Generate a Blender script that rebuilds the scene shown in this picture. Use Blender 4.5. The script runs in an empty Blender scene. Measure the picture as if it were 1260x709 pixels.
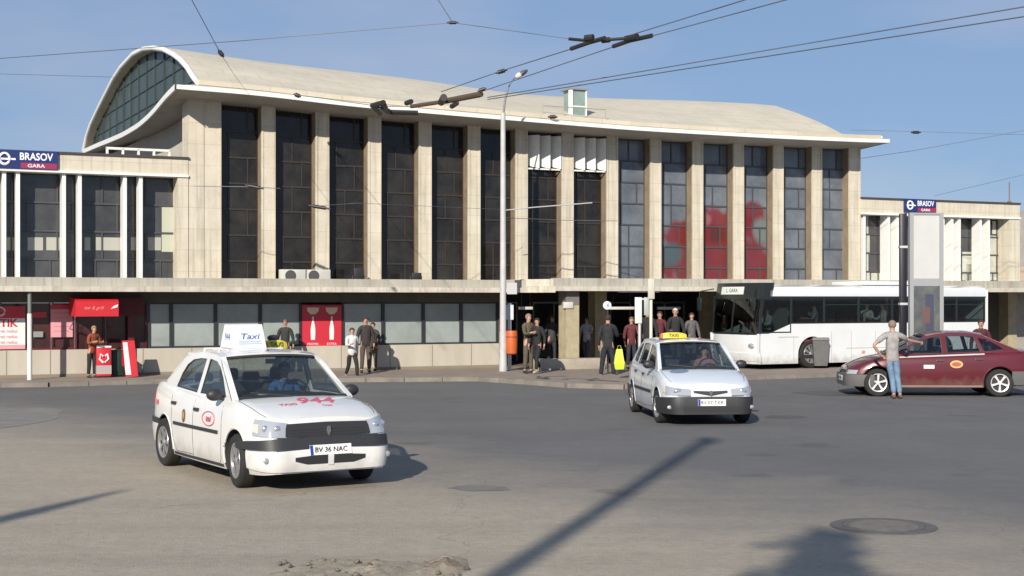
import bpy, bmesh, math, random
from mathutils import Vector, Matrix
from mathutils.geometry import tessellate_polygon
random.seed(7)
R = math.radians
SC = bpy.context.scene
COL = SC.collection
# ------------------------------------------------------------------ camera numbers (photo is 1260x709)
F, HY, HC = 1800.0, 368.0, 2.3
def at_y(px, py, Y): return Vector(((px-630)/F*Y, Y, HC+(HY-py)/F*Y))
def at_z(px, py, z): return at_y(px, py, (z-HC)*F/(HY-py))
def gnd(px, py): return at_z(px, py, 0.0)
ANG = math.atan(.479); SA, CA = math.sin(ANG), math.cos(ANG); D0 = 47.0
UC, WC = -D0*SA, -D0*CA
def fu(px, w):
    t = (px-630)/F; dx, dy = t*CA+SA, -t*SA+CA
    return UC+(w-WC)/dy*dx
def fz(px, py, w):
    t = (px-630)/F; dy = -t*SA+CA
    return HC+(HY-py)*((w-WC)/dy)/F
def fac(u, w, z=0):   # facade frame -> world
    return Vector((u*CA-w*SA, D0+u*SA+w*CA, z))

# ------------------------------------------------------------------ materials
MATS = {}
def mat(name, col, rough=.6, metal=0., var=.0, vscale=3., bump=0., bscale=20., spec=.5, coat=0., col2=None, emit=None, streak=False):
    if name in MATS: return MATS[name]
    m = bpy.data.materials.new(name); m.use_nodes = True
    nt = m.node_tree; b = nt.nodes['Principled BSDF']
    b.inputs['Base Color'].default_value = (*col, 1)
    b.inputs['Roughness'].default_value = rough
    b.inputs['Metallic'].default_value = metal
    b.inputs['Specular IOR Level'].default_value = spec
    if coat: b.inputs['Coat Weight'].default_value = coat; b.inputs['Coat Roughness'].default_value = .04
    if emit: b.inputs['Emission Color'].default_value = (*emit, 1); b.inputs['Emission Strength'].default_value = 1
    tc = None
    if var or bump:
        tc = nt.nodes.new('ShaderNodeTexCoord')
    if var:
        n = nt.nodes.new('ShaderNodeTexNoise'); n.inputs['Scale'].default_value = vscale; n.inputs['Detail'].default_value = 7; n.inputs['Roughness'].default_value = .65
        if streak:
            mp = nt.nodes.new('ShaderNodeMapping'); mp.inputs['Scale'].default_value = (1, 1, .18)
            nt.links.new(tc.outputs['Object'], mp.inputs['Vector']); nt.links.new(mp.outputs[0], n.inputs['Vector'])
        else: nt.links.new(tc.outputs['Object'], n.inputs['Vector'])
        rmp = nt.nodes.new('ShaderNodeMapRange'); rmp.inputs[1].default_value = .3; rmp.inputs[2].default_value = .7
        nt.links.new(n.outputs['Fac'], rmp.inputs[0])
        mx = nt.nodes.new('ShaderNodeMix'); mx.data_type = 'RGBA'
        c2 = col2 or tuple(c*(1-var) for c in col)
        mx.inputs[6].default_value = (*col, 1); mx.inputs[7].default_value = (*c2, 1)
        nt.links.new(rmp.outputs[0], mx.inputs[0]); nt.links.new(mx.outputs[2], b.inputs['Base Color'])
    if bump:
        n2 = nt.nodes.new('ShaderNodeTexNoise'); n2.inputs['Scale'].default_value = bscale; n2.inputs['Detail'].default_value = 6
        nt.links.new(tc.outputs['Object'], n2.inputs['Vector'])
        bp = nt.nodes.new('ShaderNodeBump'); bp.inputs['Strength'].default_value = bump; bp.inputs['Distance'].default_value = .02
        nt.links.new(n2.outputs['Fac'], bp.inputs['Height']); nt.links.new(bp.outputs[0], b.inputs['Normal'])
    MATS[name] = m; return m
def glass(name, tint, refl=.08, rough=.02):
    if name in MATS: return MATS[name]
    m = bpy.data.materials.new(name); m.use_nodes = True; nt = m.node_tree
    for n in list(nt.nodes):
        if n.type == 'BSDF_PRINCIPLED': nt.nodes.remove(n)
    out = [n for n in nt.nodes if n.type == 'OUTPUT_MATERIAL'][0]
    tr = nt.nodes.new('ShaderNodeBsdfTransparent'); tr.inputs[0].default_value = (*tint, 1)
    gl = nt.nodes.new('ShaderNodeBsdfGlossy'); gl.inputs['Roughness'].default_value = rough
    lw = nt.nodes.new('ShaderNodeLayerWeight'); lw.inputs[0].default_value = .5
    pw = nt.nodes.new('ShaderNodeMath'); pw.operation = 'POWER'; pw.inputs[1].default_value = 5; nt.links.new(lw.outputs['Facing'], pw.inputs[0])
    ad = nt.nodes.new('ShaderNodeMath'); ad.operation = 'MULTIPLY_ADD'; ad.inputs[1].default_value = 1-refl; ad.inputs[2].default_value = refl; ad.use_clamp = True
    mx = nt.nodes.new('ShaderNodeMixShader')
    nt.links.new(pw.outputs[0], ad.inputs[0]); nt.links.new(ad.outputs[0], mx.inputs[0])
    nt.links.new(tr.outputs[0], mx.inputs[1]); nt.links.new(gl.outputs[0], mx.inputs[2]); nt.links.new(mx.outputs[0], out.inputs[0])
    MATS[name] = m; return m

STONE = lambda: mat('cream_stone', (.62, .575, .48), .8, var=.3, vscale=1.6, bump=.3, bscale=25, col2=(.50, .455, .37))
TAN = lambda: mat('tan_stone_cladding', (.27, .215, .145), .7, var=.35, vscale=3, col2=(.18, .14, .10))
CONC = lambda: mat('weathered_concrete', (.46, .44, .38), .85, var=.3, vscale=1.6, bump=.25, streak=True, col2=(.31, .29, .25))
LIP = lambda: mat('pale_render', (.60, .57, .49), .8, var=.25, vscale=2.5, col2=(.42, .39, .33))
WHITE = lambda: mat('white_paint', (.78, .78, .75), .45, var=.12, vscale=5)
BLK = lambda: mat('black_plastic', (.025, .025, .027), .5)
DKM = lambda: mat('dark_metal', (.03, .03, .035), .45)
WPL = lambda: mat('white_trim', (.75, .75, .73), .5)

def add_joints(m, bw, rh, mort=.03, dark=.72, vary=.93):
    nt = m.node_tree; b = nt.nodes['Principled BSDF']; src = b.inputs['Base Color'].links[0].from_socket
    tc = nt.nodes.new('ShaderNodeTexCoord'); sp = nt.nodes.new('ShaderNodeSeparateXYZ'); cb = nt.nodes.new('ShaderNodeCombineXYZ'); nt.links.new(tc.outputs['Object'], sp.inputs[0])
    nt.links.new(sp.outputs[0], cb.inputs[0]); nt.links.new(sp.outputs[2], cb.inputs[1])
    br = nt.nodes.new('ShaderNodeTexBrick'); br.inputs['Scale'].default_value = 1; br.inputs['Brick Width'].default_value = bw; br.inputs['Row Height'].default_value = rh; br.inputs['Mortar Size'].default_value = mort
    br.inputs['Mortar Smooth'].default_value = .5; br.inputs['Color1'].default_value = (1, 1, 1, 1); br.inputs['Color2'].default_value = (vary, vary*.985, vary*.96, 1); br.inputs['Mortar'].default_value = (dark, dark*.97, dark*.93, 1)
    nt.links.new(cb.outputs[0], br.inputs['Vector'])
    # vertical rain streaks
    mp = nt.nodes.new('ShaderNodeMapping'); mp.inputs['Scale'].default_value = (9, 9, .35); n = nt.nodes.new('ShaderNodeTexNoise'); n.inputs['Scale'].default_value = 1; n.inputs['Detail'].default_value = 5
    nt.links.new(tc.outputs['Object'], mp.inputs[0]); nt.links.new(mp.outputs[0], n.inputs['Vector'])
    r = nt.nodes.new('ShaderNodeMapRange'); r.inputs[1].default_value = .5; r.inputs[2].default_value = .75; r.inputs[3].default_value = 1; r.inputs[4].default_value = .72; nt.links.new(n.outputs['Fac'], r.inputs[0])
    m1 = nt.nodes.new('ShaderNodeMix'); m1.data_type = 'RGBA'; m1.blend_type = 'MULTIPLY'; m1.inputs[0].default_value = 1; nt.links.new(src, m1.inputs[6]); nt.links.new(br.outputs['Color'], m1.inputs[7])
    m2 = nt.nodes.new('ShaderNodeMix'); m2.data_type = 'RGBA'; m2.blend_type = 'MULTIPLY'; m2.inputs[0].default_value = 1; nt.links.new(m1.outputs[2], m2.inputs[6]); nt.links.new(r.outputs[0], m2.inputs[7])
    nt.links.new(m2.outputs[2], b.inputs['Base Color'])
add_joints(STONE(), 30., .62, .014, .84, .96); add_joints(CONC(), 2.4, 30., .02); add_joints(LIP(), 3.2, 30., .02, .8)
# ------------------------------------------------------------------ object helpers
def link(o, parent=None):
    COL.objects.link(o)
    if parent is not None: o.parent = parent
    return o
def mobj(name, bm, m, parent=None, smooth=None, recalc=True):
    if recalc: bmesh.ops.recalc_face_normals(bm, faces=bm.faces)
    me = bpy.data.meshes.new(name); bm.to_mesh(me); bm.free()
    ms = m if isinstance(m, (list, tuple)) else [m]
    for x in ms: me.materials.append(x)
    if smooth is not None:
        for p in me.polygons: p.use_smooth = True
        me.set_sharp_from_angle(angle=R(smooth))
    return link(bpy.data.objects.new(name, me), parent)
def tag(o, label=None, cat=None, group=None, kind=None):
    if label: o['label'] = label
    if cat: o['category'] = cat
    if group: o['group'] = group
    if kind: o['kind'] = kind
    return o
def thing(name, label, cat, loc=(0, 0, 0), rz=0, group=None, scale=1):
    o = bpy.data.objects.new(name, None); COL.objects.link(o)
    o.location = loc; o.rotation_euler = (0, 0, rz); o.scale = (scale, scale, scale)
    o.empty_display_size = .2
    return tag(o, label, cat, group)
def box(bm, x0, x1, y0, y1, z0, z1, bev=0., mi=0):
    v = [bm.verts.new((x, y, z)) for x in (x0, x1) for y in (y0, y1) for z in (z0, z1)]
    fs = [bm.faces.new([v[i] for i in q]) for q in ((0, 1, 3, 2), (4, 6, 7, 5), (0, 4, 5, 1), (2, 3, 7, 6), (0, 2, 6, 4), (1, 5, 7, 3))]
    for f in fs: f.material_index = mi
    if bev:
        bmesh.ops.recalc_face_normals(bm, faces=fs)
        es = list({e for f in fs for e in f.edges})
        bmesh.ops.bevel(bm, geom=es, offset=bev, segments=2, affect='EDGES', profile=.5)
    return v
def B(name, d, m, parent=None, bev=0.):
    bm = bmesh.new(); box(bm, *d, bev=bev); return mobj(name, bm, m, parent, smooth=30 if bev else None)
def tube(bm, pts, r, n=8, r1=None, cap=True):
    pts = [Vector(p) for p in pts]; rings = []
    for i, p in enumerate(pts):
        a = pts[max(0, i-1)]; b = pts[min(len(pts)-1, i+1)]; t = (b-a).normalized()
        up = Vector((0, 0, 1)) if abs(t.z) < .9 else Vector((1, 0, 0))
        x = t.cross(up).normalized(); y = x.cross(t)
        rr = r if r1 is None else r+(r1-r)*i/(len(pts)-1)
        rings.append([bm.verts.new(p+x*math.cos(2*math.pi*k/n)*rr+y*math.sin(2*math.pi*k/n)*rr) for k in range(n)])
    for a, b in zip(rings, rings[1:]):
        for k in range(n): bm.faces.new((a[k], a[(k+1) % n], b[(k+1) % n], b[k]))
    if cap: bm.faces.new(rings[0][::-1]); bm.faces.new(rings[-1])
def lathe(bm, prof, n=24, axis='z', c=(0, 0, 0), mi=0, close=False):
    rings = []
    for (r, h) in prof:
        ring = []
        for k in range(n):
            a = 2*math.pi*k/n; x, y = r*math.cos(a), r*math.sin(a)
            p = (x, y, h) if axis == 'z' else ((x, h, y) if axis == 'y' else (h, x, y))
            ring.append(bm.verts.new((p[0]+c[0], p[1]+c[1], p[2]+c[2])))
        rings.append(ring)
    prs = list(zip(rings, rings[1:]))
    if close: prs.append((rings[-1], rings[0]))
    for a, b in prs:
        for k in range(n):
            f = bm.faces.new((a[k], a[(k+1) % n], b[(k+1) % n], b[k])); f.material_index = mi
    if not close:
        for ring in (rings[0], rings[-1]):
            try: bm.faces.new(ring).material_index = mi
            except Exception: pass
def sphere(bm, c, r, n=12, sx=1, sy=1, sz=1):
    m = Matrix.Translation(c) @ Matrix.Diagonal((r*sx, r*sy, r*sz, 1))
    bmesh.ops.create_uvsphere(bm, u_segments=n, v_segments=max(6, n*2//3), radius=1, matrix=m)
def prism(bm, poly, fn, t):     # polygon list of 2d; fn(a,b,off)->vec ; thickness t
    a = [bm.verts.new(fn(p[0], p[1], 0)) for p in poly]; b = [bm.verts.new(fn(p[0], p[1], t)) for p in poly]
    bm.faces.new(a); bm.faces.new(b[::-1])
    for i in range(len(poly)):
        j = (i+1) % len(poly); bm.faces.new((a[i], a[j], b[j], b[i]))
def polyholes(bm, outer, holes, fn, t):   # flat-ish panel with holes, thickness t (off 0 .. t)
    loops = [outer]+holes
    tri = tessellate_polygon([[Vector((p[0], p[1], 0)) for p in l] for l in loops])
    flat = [p for l in loops for p in l]
    A = [bm.verts.new(fn(p[0], p[1], 0)) for p in flat]; Bv = [bm.verts.new(fn(p[0], p[1], t)) for p in flat]
    for t3 in tri:
        try: bm.faces.new([A[i] for i in t3]); bm.faces.new([Bv[i] for i in reversed(t3)])
        except Exception: pass
    k = 0
    for l in loops:
        n = len(l)
        for i in range(n):
            j = (i+1) % n
            try: bm.faces.new((A[k+i], A[k+j], Bv[k+j], Bv[k+i]))
            except Exception: pass
        k += n
def grid(bm, f, nu, nv, mi=0):
    V = [[bm.verts.new(f(i/nu, j/nv)) for j in range(nv+1)] for i in range(nu+1)]
    for i in range(nu):
        for j in range(nv):
            try: bm.faces.new((V[i][j], V[i+1][j], V[i+1][j+1], V[i][j+1])).material_index = mi
            except Exception: pass
    return V
def shell(bm, f, nu, nv, t0, t1):   # f(u,v,off)
    A = grid(bm, lambda u, v: f(u, v, t1), nu, nv); Bg = grid(bm, lambda u, v: f(u, v, t0), nu, nv)
    for i in range(nu):
        for j in (0, nv): bm.faces.new((A[i][j], A[i+1][j], Bg[i+1][j], Bg[i][j]))
    for j in range(nv):
        for i in (0, nu): bm.faces.new((A[i][j], A[i][j+1], Bg[i][j+1], Bg[i][j]))
def lerp(a, b, t): return a+(b-a)*t
def lin(tab, x):
    if x <= tab[0][0]: return tab[0][1]
    for (a, va), (b, vb) in zip(tab, tab[1:]):
        if x <= b: return va+(vb-va)*(x-a)/(b-a)
    return tab[-1][1]
def cr(tab, x):      # smooth (monotone-ish) interpolation
    n = len(tab)
    if x <= tab[0][0]: return tab[0][1]
    if x >= tab[-1][0]: return tab[-1][1]
    for i in range(n-1):
        if x <= tab[i+1][0]: break
    x0, y0 = tab[i]; x1, y1 = tab[i+1]; h = x1-x0
    def sl(k):
        if k <= 0 or k >= n-1:
            k = min(max(k, 0), n-2); return (tab[k+1][1]-tab[k][1])/(tab[k+1][0]-tab[k][0])
        d0 = (tab[k][1]-tab[k-1][1])/(tab[k][0]-tab[k-1][0]); d1 = (tab[k+1][1]-tab[k][1])/(tab[k+1][0]-tab[k][0])
        return 0 if d0*d1 <= 0 else 2*d0*d1/(d0+d1)
    m0, m1 = sl(i), sl(i+1); t = (x-x0)/h
    return (2*t**3-3*t*t+1)*y0+(t**3-2*t*t+t)*h*m0+(-2*t**3+3*t*t)*y1+(t**3-t*t)*h*m1
def text(name, s, size, m, fn, parent=None, thick=.002, bold=0., shear=0., align='CENTER', sx=1.):
    """fn(x,y,off)->Vector maps the flat lettering onto a surface"""
    cu = bpy.data.curves.new(name, 'FONT'); cu.body = s; cu.size = size; cu.align_x = align; cu.align_y = 'CENTER'
    cu.extrude = thick; cu.offset = bold; cu.shear = shear; cu.resolution_u = 3
    o = bpy.data.objects.new('tmp_text', cu); COL.objects.link(o)
    dg = bpy.context.evaluated_depsgraph_get(); me = bpy.data.meshes.new_from_object(o.evaluated_get(dg))
    bpy.data.objects.remove(o); bpy.data.curves.remove(cu)
    for v in me.vertices: v.co = fn(v.co.x*sx, v.co.y, v.co.z+thick)
    me.materials.clear(); me.materials.append(m); me.name = name
    return link(bpy.data.objects.new(name, me), parent)
def skinmesh(verts, edges, radii, root=0, sub=1):
    me = bpy.data.meshes.new('tmp'); me.from_pydata(verts, edges, [])
    o = bpy.data.objects.new('tmp', me); COL.objects.link(o)
    md = o.modifiers.new('s', 'SKIN'); md.use_smooth_shade = True
    for i, r in enumerate(radii):
        sv = me.skin_vertices[0].data[i]; sv.radius = (r, r) if not isinstance(r, tuple) else r; sv.use_root = (i == root)
    if sub: s = o.modifiers.new('d', 'SUBSURF'); s.levels = sub; s.render_levels = sub
    dg = bpy.context.evaluated_depsgraph_get(); out = bpy.data.meshes.new_from_object(o.evaluated_get(dg))
    bpy.data.objects.remove(o); bpy.data.meshes.remove(me)
    for p in out.polygons: p.use_smooth = True
    return out

# ------------------------------------------------------------------ world, sun, camera
SUNH = Vector((.27, .963)).normalized(); EL = R(25)
w = bpy.data.worlds.new('World'); SC.world = w; w.use_nodes = True
nt = w.node_tree; bg = nt.nodes['Background']
sky = nt.nodes.new('ShaderNodeTexSky'); sky.sky_type = 'NISHITA'; sky.sun_disc = False
sky.sun_elevation = EL; sky.sun_rotation = math.atan2(-SUNH.x, -SUNH.y); sky.air_density = 1.0; sky.dust_density = .1; sky.ozone_density = 4; sky.altitude = 1500
wtc = nt.nodes.new('ShaderNodeTexCoord'); wmp = nt.nodes.new('ShaderNodeMapping'); wmp.inputs['Scale'].default_value = (2.2, 1.4, 7); wmp.inputs['Rotation'].default_value = (0, R(24), 0)
wn = nt.nodes.new('ShaderNodeTexNoise'); wn.inputs['Scale'].default_value = 1.6; wn.inputs['Detail'].default_value = 5; wn.inputs['Roughness'].default_value = .5
nt.links.new(wtc.outputs['Generated'], wmp.inputs[0]); nt.links.new(wmp.outputs[0], wn.inputs['Vector'])
wr = nt.nodes.new('ShaderNodeMapRange'); wr.inputs[1].default_value = .44; wr.inputs[2].default_value = .74; nt.links.new(wn.outputs['Fac'], wr.inputs[0])
wc = nt.nodes.new('ShaderNodeMix'); wc.data_type = 'RGBA'; wc.inputs[6].default_value = (2.85, 4.2, 6.6, 1); wc.inputs[7].default_value = (4.9, 5.3, 6.7, 1); nt.links.new(wr.outputs[0], wc.inputs[0])
wm = nt.nodes.new('ShaderNodeMix'); wm.data_type = 'RGBA'; wm.inputs[0].default_value = .72   # thin even haze over the clear sky
nt.links.new(sky.outputs[0], wm.inputs[6]); nt.links.new(wc.outputs[2], wm.inputs[7])
nt.links.new(wm.outputs[2], bg.inputs[0]); bg.inputs[1].default_value = .065
sun = bpy.data.lights.new('sun', 'SUN'); sun.energy = 4.3; sun.angle = R(.55); sun.color = (1, .92, .80)
so = bpy.data.objects.new('sun', sun); COL.objects.link(so)
so.rotation_euler = Vector((SUNH.x*math.cos(EL), SUNH.y*math.cos(EL), -math.sin(EL))).to_track_quat('-Z', 'Y').to_euler()
so.location = (0, 0, 40)
cam = bpy.data.cameras.new('camera'); co = bpy.data.objects.new('camera', cam); COL.objects.link(co)
co.location = (0, 0, HC); co.rotation_euler = (R(90), 0, 0)
cam.sensor_width = 36; cam.lens = F/1260*36; cam.shift_y = (HY-354.5)/1260; cam.clip_end = 6000; cam.clip_start = .1
SC.camera = co
SC.view_settings.view_transform = 'Standard'; SC.view_settings.look = 'None'; SC.view_settings.exposure = .5; SC.view_settings.gamma = 1
try: SC.cycles.max_bounces = 8; SC.cycles.transparent_max_bounces = 16
except Exception: pass
# ================================================================== GROUND
def ground_mat():
    m = bpy.data.materials.new('worn_asphalt'); m.use_nodes = True; nt = m.node_tree; b = nt.nodes['Principled BSDF']
    N = nt.nodes.new; L = nt.links.new
    tc = N('ShaderNodeTexCoord'); P = tc.outputs['Object']
    def noise(s, d=6, r=.6, vec=P):
        n = N('ShaderNodeTexNoise'); n.inputs['Scale'].default_value = s; n.inputs['Detail'].default_value = d; n.inputs['Roughness'].default_value = r
        L(vec, n.inputs['Vector']); return n.outputs['Fac']
    def rng(x, a, b_, c=0, d=1):
        n = N('ShaderNodeMapRange'); n.inputs[1].default_value = a; n.inputs[2].default_value = b_; n.inputs[3].default_value = c; n.inputs[4].default_value = d
        L(x, n.inputs[0]); return n.outputs[0]
    def mix(f, a, b_, typ='MIX'):
        n = N('ShaderNodeMix'); n.data_type = 'RGBA'; n.blend_type = typ
        for i, v in ((0, f), (6, a), (7, b_)):
            if isinstance(v, (tuple, float, int)): n.inputs[i].default_value = v if i == 0 else (*v, 1)
            else: L(v, n.inputs[i])
        return n.outputs[2]
    def mth(op, a, b_):
        n = N('ShaderNodeMath'); n.operation = op
        for i, v in enumerate((a, b_)):
            if isinstance(v, (int, float)): n.inputs[i].default_value = v
            else: L(v, n.inputs[i])
        return n.outputs[0]
    sp = N('ShaderNodeSeparateXYZ'); L(P, sp.inputs[0]); X, Y = sp.outputs[0], sp.outputs[1]
    n1 = noise(.35, 5); n2 = noise(2.2, 7, .7); n3 = noise(45, 3, .7)
    # dust zone: x + y < 17 (+noise)
    d = mth('ADD', mth('ADD', X, Y), mth('MULTIPLY', mth('SUBTRACT', n1, .5), 9))
    dust = rng(d, 22.5, 14.5)
    asph = mix(rng(n1, .35, .65), (.145, .142, .141), (.178, .174, .170))
    asph = mix(rng(n2, .35, .7, 0, .45), asph, (.115, .112, .11))
    dustc = mix(rng(n2, .3, .7), (.45, .39, .305), (.39, .335, .26))
    c = mix(dust, asph, dustc)
    # stretched tyre polish lines running across the square
    mp = N('ShaderNodeMapping'); mp.inputs['Rotation'].default_value = (0, 0, R(28)); mp.inputs['Scale'].default_value = (.05, 1.1, 1); L(P, mp.inputs[0])
    st = noise(1.0, 4, .5, mp.outputs[0])
    c = mix(rng(st, .5, .75, 0, .2), c, (.11, .105, .1))
    c = mix(rng(n3, .3, .8, 0, .35), c, (.09, .088, .085)); n4 = noise(9, 4, .7); c = mix(rng(n4, .4, .75, 0, .28), c, (.10, .096, .09))
    # speckle of pale grit
    v = N('ShaderNodeTexVoronoi'); v.inputs['Scale'].default_value = 26; L(P, v.inputs['Vector'])
    c = mix(rng(v.outputs['Distance'], .16, .05, 0, .5), c, (.34, .32, .29))
    # long crack network
    v2 = N('ShaderNodeTexVoronoi'); v2.feature = 'DISTANCE_TO_EDGE'; v2.inputs['Scale'].default_value = .16
    wv = N('ShaderNodeVectorMath'); wv.operation = 'ADD'
    nn = N('ShaderNodeTexNoise'); nn.inputs['Scale'].default_value = 1.3; nn.inputs['Detail'].default_value = 5; L(P, nn.inputs['Vector'])
    L(P, wv.inputs[0]); L(nn.outputs['Color'], wv.inputs[1]); L(wv.outputs[0], v2.inputs['Vector'])
    c = mix(rng(v2.outputs['Distance'], .003, .0008, 0, .25), c, (.08, .076, .07))
    # dark oil stains
    v3 = N('ShaderNodeTexVoronoi'); v3.inputs['Scale'].default_value = .42; v3.inputs['Randomness'].default_value = 1; L(wv.outputs[0], v3.inputs['Vector'])
    c = mix(rng(v3.outputs['Distance'], .15, .05, 0, .4), c, (.07, .066, .06))
    L(c, b.inputs['Base Color']); b.inputs['Roughness'].default_value = .85; b.inputs['Specular IOR Level'].default_value = .3
    bp = N('ShaderNodeBump'); bp.inputs['Strength'].default_value = .8; bp.inputs['Distance'].default_value = .012
    L(mth('ADD', n3, mth('MULTIPLY', n2, 1.5)), bp.inputs['Height']); L(bp.outputs[0], b.inputs['Normal'])
    return m
bm = bmesh.new()
xs = [-3000, -400, -60, -20, -8, 0, 8, 20, 60, 400, 3000]; ys = [-3000, -400, -60, -8, 0, 8, 16, 24, 34, 45, 60, 120, 400, 3000]
V = [[bm.verts.new((x, y, 0)) for y in ys] for x in xs]
for i in range(len(xs)-1):
    for j in range(len(ys)-1): bm.faces.new((V[i][j], V[i+1][j], V[i+1][j+1], V[i][j+1]))
tag(mobj('ground', bm, ground_mat()), kind='structure')
PAVE = mat('pavement_concrete', (.29, .24, .195), .9, var=.4, vscale=1.3, bump=.35, bscale=30, col2=(.21, .17, .14))
KERB = mat('kerb_stone', (.24, .215, .18), .9, var=.5, vscale=2, bump=.3, col2=(.14, .125, .11))
def flat(name, pts, z, m, thick=0., kind='structure', seg=0):
    bm = bmesh.new(); a = [bm.verts.new((p[0], p[1], z)) for p in pts]; bm.faces.new(a)
    if thick:
        b_ = [bm.verts.new((p[0], p[1], z-thick)) for p in pts]
        for i in range(len(pts)): j = (i+1) % len(pts); bm.faces.new((a[i], a[j], b_[j], b_[i]))
    return tag(mobj(name, bm, m), kind=kind)
kpx = [(-260, 483), (-60, 479.5), (60, 478), (200, 474), (450, 472), (590, 471), (650, 475), (700, 479), (770, 481), (850, 476), (900, 470), (1050, 465), (1180, 461), (1400, 455)]
kp = [gnd(a, b-2) for a, b in kpx]
back = [fac(40, 1.5), fac(-32, 1.5)]
flat('pavement', [(p.x, p.y) for p in kp]+[(b.x, b.y) for b in back], .12, PAVE, .12)
bm = bmesh.new()
for a, b in zip(kp, kp[1:]):
    n = max(1, int((b-a).length/1.0)); d = (b-a).normalized(); nn = Vector((d.y, -d.x, 0))
    for i in range(n):
        p = a.lerp(b, (i+.01)/n); q = a.lerp(b, (i+.99)/n); dz = random.uniform(-.008, .008)
        vs = [bm.verts.new(v) for v in (p+nn*.14, q+nn*.14, q-nn*.004, p-nn*.004, p+nn*.13+Vector((0, 0, .125+dz)), q+nn*.13+Vector((0, 0, .125+dz)), q-nn*.004+Vector((0, 0, .127+dz)), p-nn*.004+Vector((0, 0, .127+dz)))]
        for f in ((0, 1, 5, 4), (1, 2, 6, 5), (2, 3, 7, 6), (3, 0, 4, 7), (4, 5, 6, 7)): bm.faces.new([vs[k] for k in f])
tag(mobj('kerb', bm, KERB), kind='structure')
# bus lane sheet let into the pavement, darker and paler road patches
LANE = mat('lane_asphalt', (.15, .145, .14), .85, var=.3, vscale=1.2, bump=.3, bscale=40)
c1 = [gnd(905, 458.5), gnd(1400, 446), fac(26, -2.6), fac(9.2, -2.6)]
flat('bus_lane', [(p.x, p.y) for p in c1], .124, LANE)
PATCH = mat('dark_asphalt_patch', (.105, .10, .097), .88, var=.25, vscale=3, bump=.3, bscale=50)
OLD = mat('old_concrete_patch', (.235, .22, .20), .9, var=.3, vscale=2, bump=.3, bscale=30)
def blob(name, px, py, rx, ry, m, z, seed, n=26, rag=.22):
    rr = random.Random(seed); c = gnd(px, py); ph = [rr.uniform(0, 6.28) for _ in range(4)]
    pts = []
    for k in range(n):
        a = 2*math.pi*k/n; f = 1+rag*(.5*math.sin(2*a+ph[0])+.35*math.sin(5*a+ph[1])+.25*math.sin(9*a+ph[2]))
        pts.append((c.x+rx*f*math.cos(a), c.y+ry*f*math.sin(a)))
    return flat(name, pts, z, m)
blob('road_patch', 966, 513, .36, .42, PATCH, .004, 3)  # small darker ragged blob on the road beside the hatchback
blob('road_patch', 590, 601, .38, .25, mat('dusty_patch', (.19, .175, .16), .9, var=.3, vscale=4), .004, 5)
blob('road_patch', 1030, 484, .9, 1.1, PATCH, .004, 8)
blob('road_patch', -20, 516, 1.3, 3.0, OLD, .004, 9, rag=.12)
# broken edge of the surface with crumbled asphalt in the foreground
bm = bmesh.new()
def rub(u, v):
    px = lerp(318, 578, u); c = gnd(px, 709-lerp(-14, 20, v)-6*u)
    from mathutils import noise as NZ
    q = NZ.fractal(Vector((c.x*5, c.y*5, 1.3)), .8, 2.1, 5)
    e = max(0, math.sin(math.pi*u)**.5*math.sin(math.pi*v)**.7-.35+.5*NZ.noise(Vector((c.x*2.2, c.y*3, 7))))
    big = math.exp(-((u-.9)/.07)**2-((v-.62)/.22)**2)*.07
    c.z = -.006+e*(.03+.05*q)+big*(1+.6*q)
    if u < .01 or u > .99 or v < .01 or v > .99: c.z = -.01
    return c
grid(bm, rub, 90, 26)
tag(mobj('crumbled_asphalt', bm, mat('crumbled_asphalt', (.36, .31, .235), .95, var=.5, vscale=6, bump=.8, bscale=60, col2=(.20, .17, .13)), smooth=40), 'low ridge of crumbled asphalt at the bottom edge of the square', 'rubble', kind='stuff')
rk = bmesh.new(); rr = random.Random(4)
for k in range(30):
    px = rr.uniform(340, 580); py = rr.uniform(690, 712); c = gnd(px, py); s = rr.uniform(.008, .028)*(1.7 if k % 7 == 0 else 1)
    m4 = Matrix.Translation((c.x, c.y, s*.4+.012)) @ Matrix.Rotation(rr.uniform(0, 6), 4, 'Z') @ Matrix.Diagonal((s*1.5, s, s*.7, 1))
    bmesh.ops.create_icosphere(rk, subdivisions=1, radius=1, matrix=m4)
for v in rk.verts: v.co += Vector((rr.uniform(-1, 1), rr.uniform(-1, 1), rr.uniform(-1, 1)))*.004
tag(mobj('gravel', rk, mat('gravel_stone', (.2, .17, .13), .9, var=.4, vscale=20)), 'loose grit and small stones scattered on the crumbled asphalt', 'gravel', kind='stuff')
# stone lump at the right end of the ridge
def rock(px, py, s, seed):
    rr = random.Random(seed); bm = bmesh.new(); c = gnd(px, py)
    bmesh.ops.create_icosphere(bm, subdivisions=3, radius=1, matrix=Matrix.Diagonal((s*1.3, s*.9, s*.6, 1)))
    from mathutils import noise as NZ
    for v in bm.verts: v.co *= 1+.45*NZ.fractal(v.co*14+Vector((seed, 0, 0)), 1, 2, 3)
    o = mobj('rock', bm, mat('broken_stone', (.17, .14, .11), .95, var=.5, vscale=15, bump=.6)); o.location = (c.x, c.y, s*.35); return o
tag(rock(548, 700, .09, 2), 'brownish lump of broken asphalt at the end of the crumbled ridge', 'rock')
tag(rock(569, 702, .04, 5), 'small dark stone just right of the broken asphalt lump', 'rock')
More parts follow.
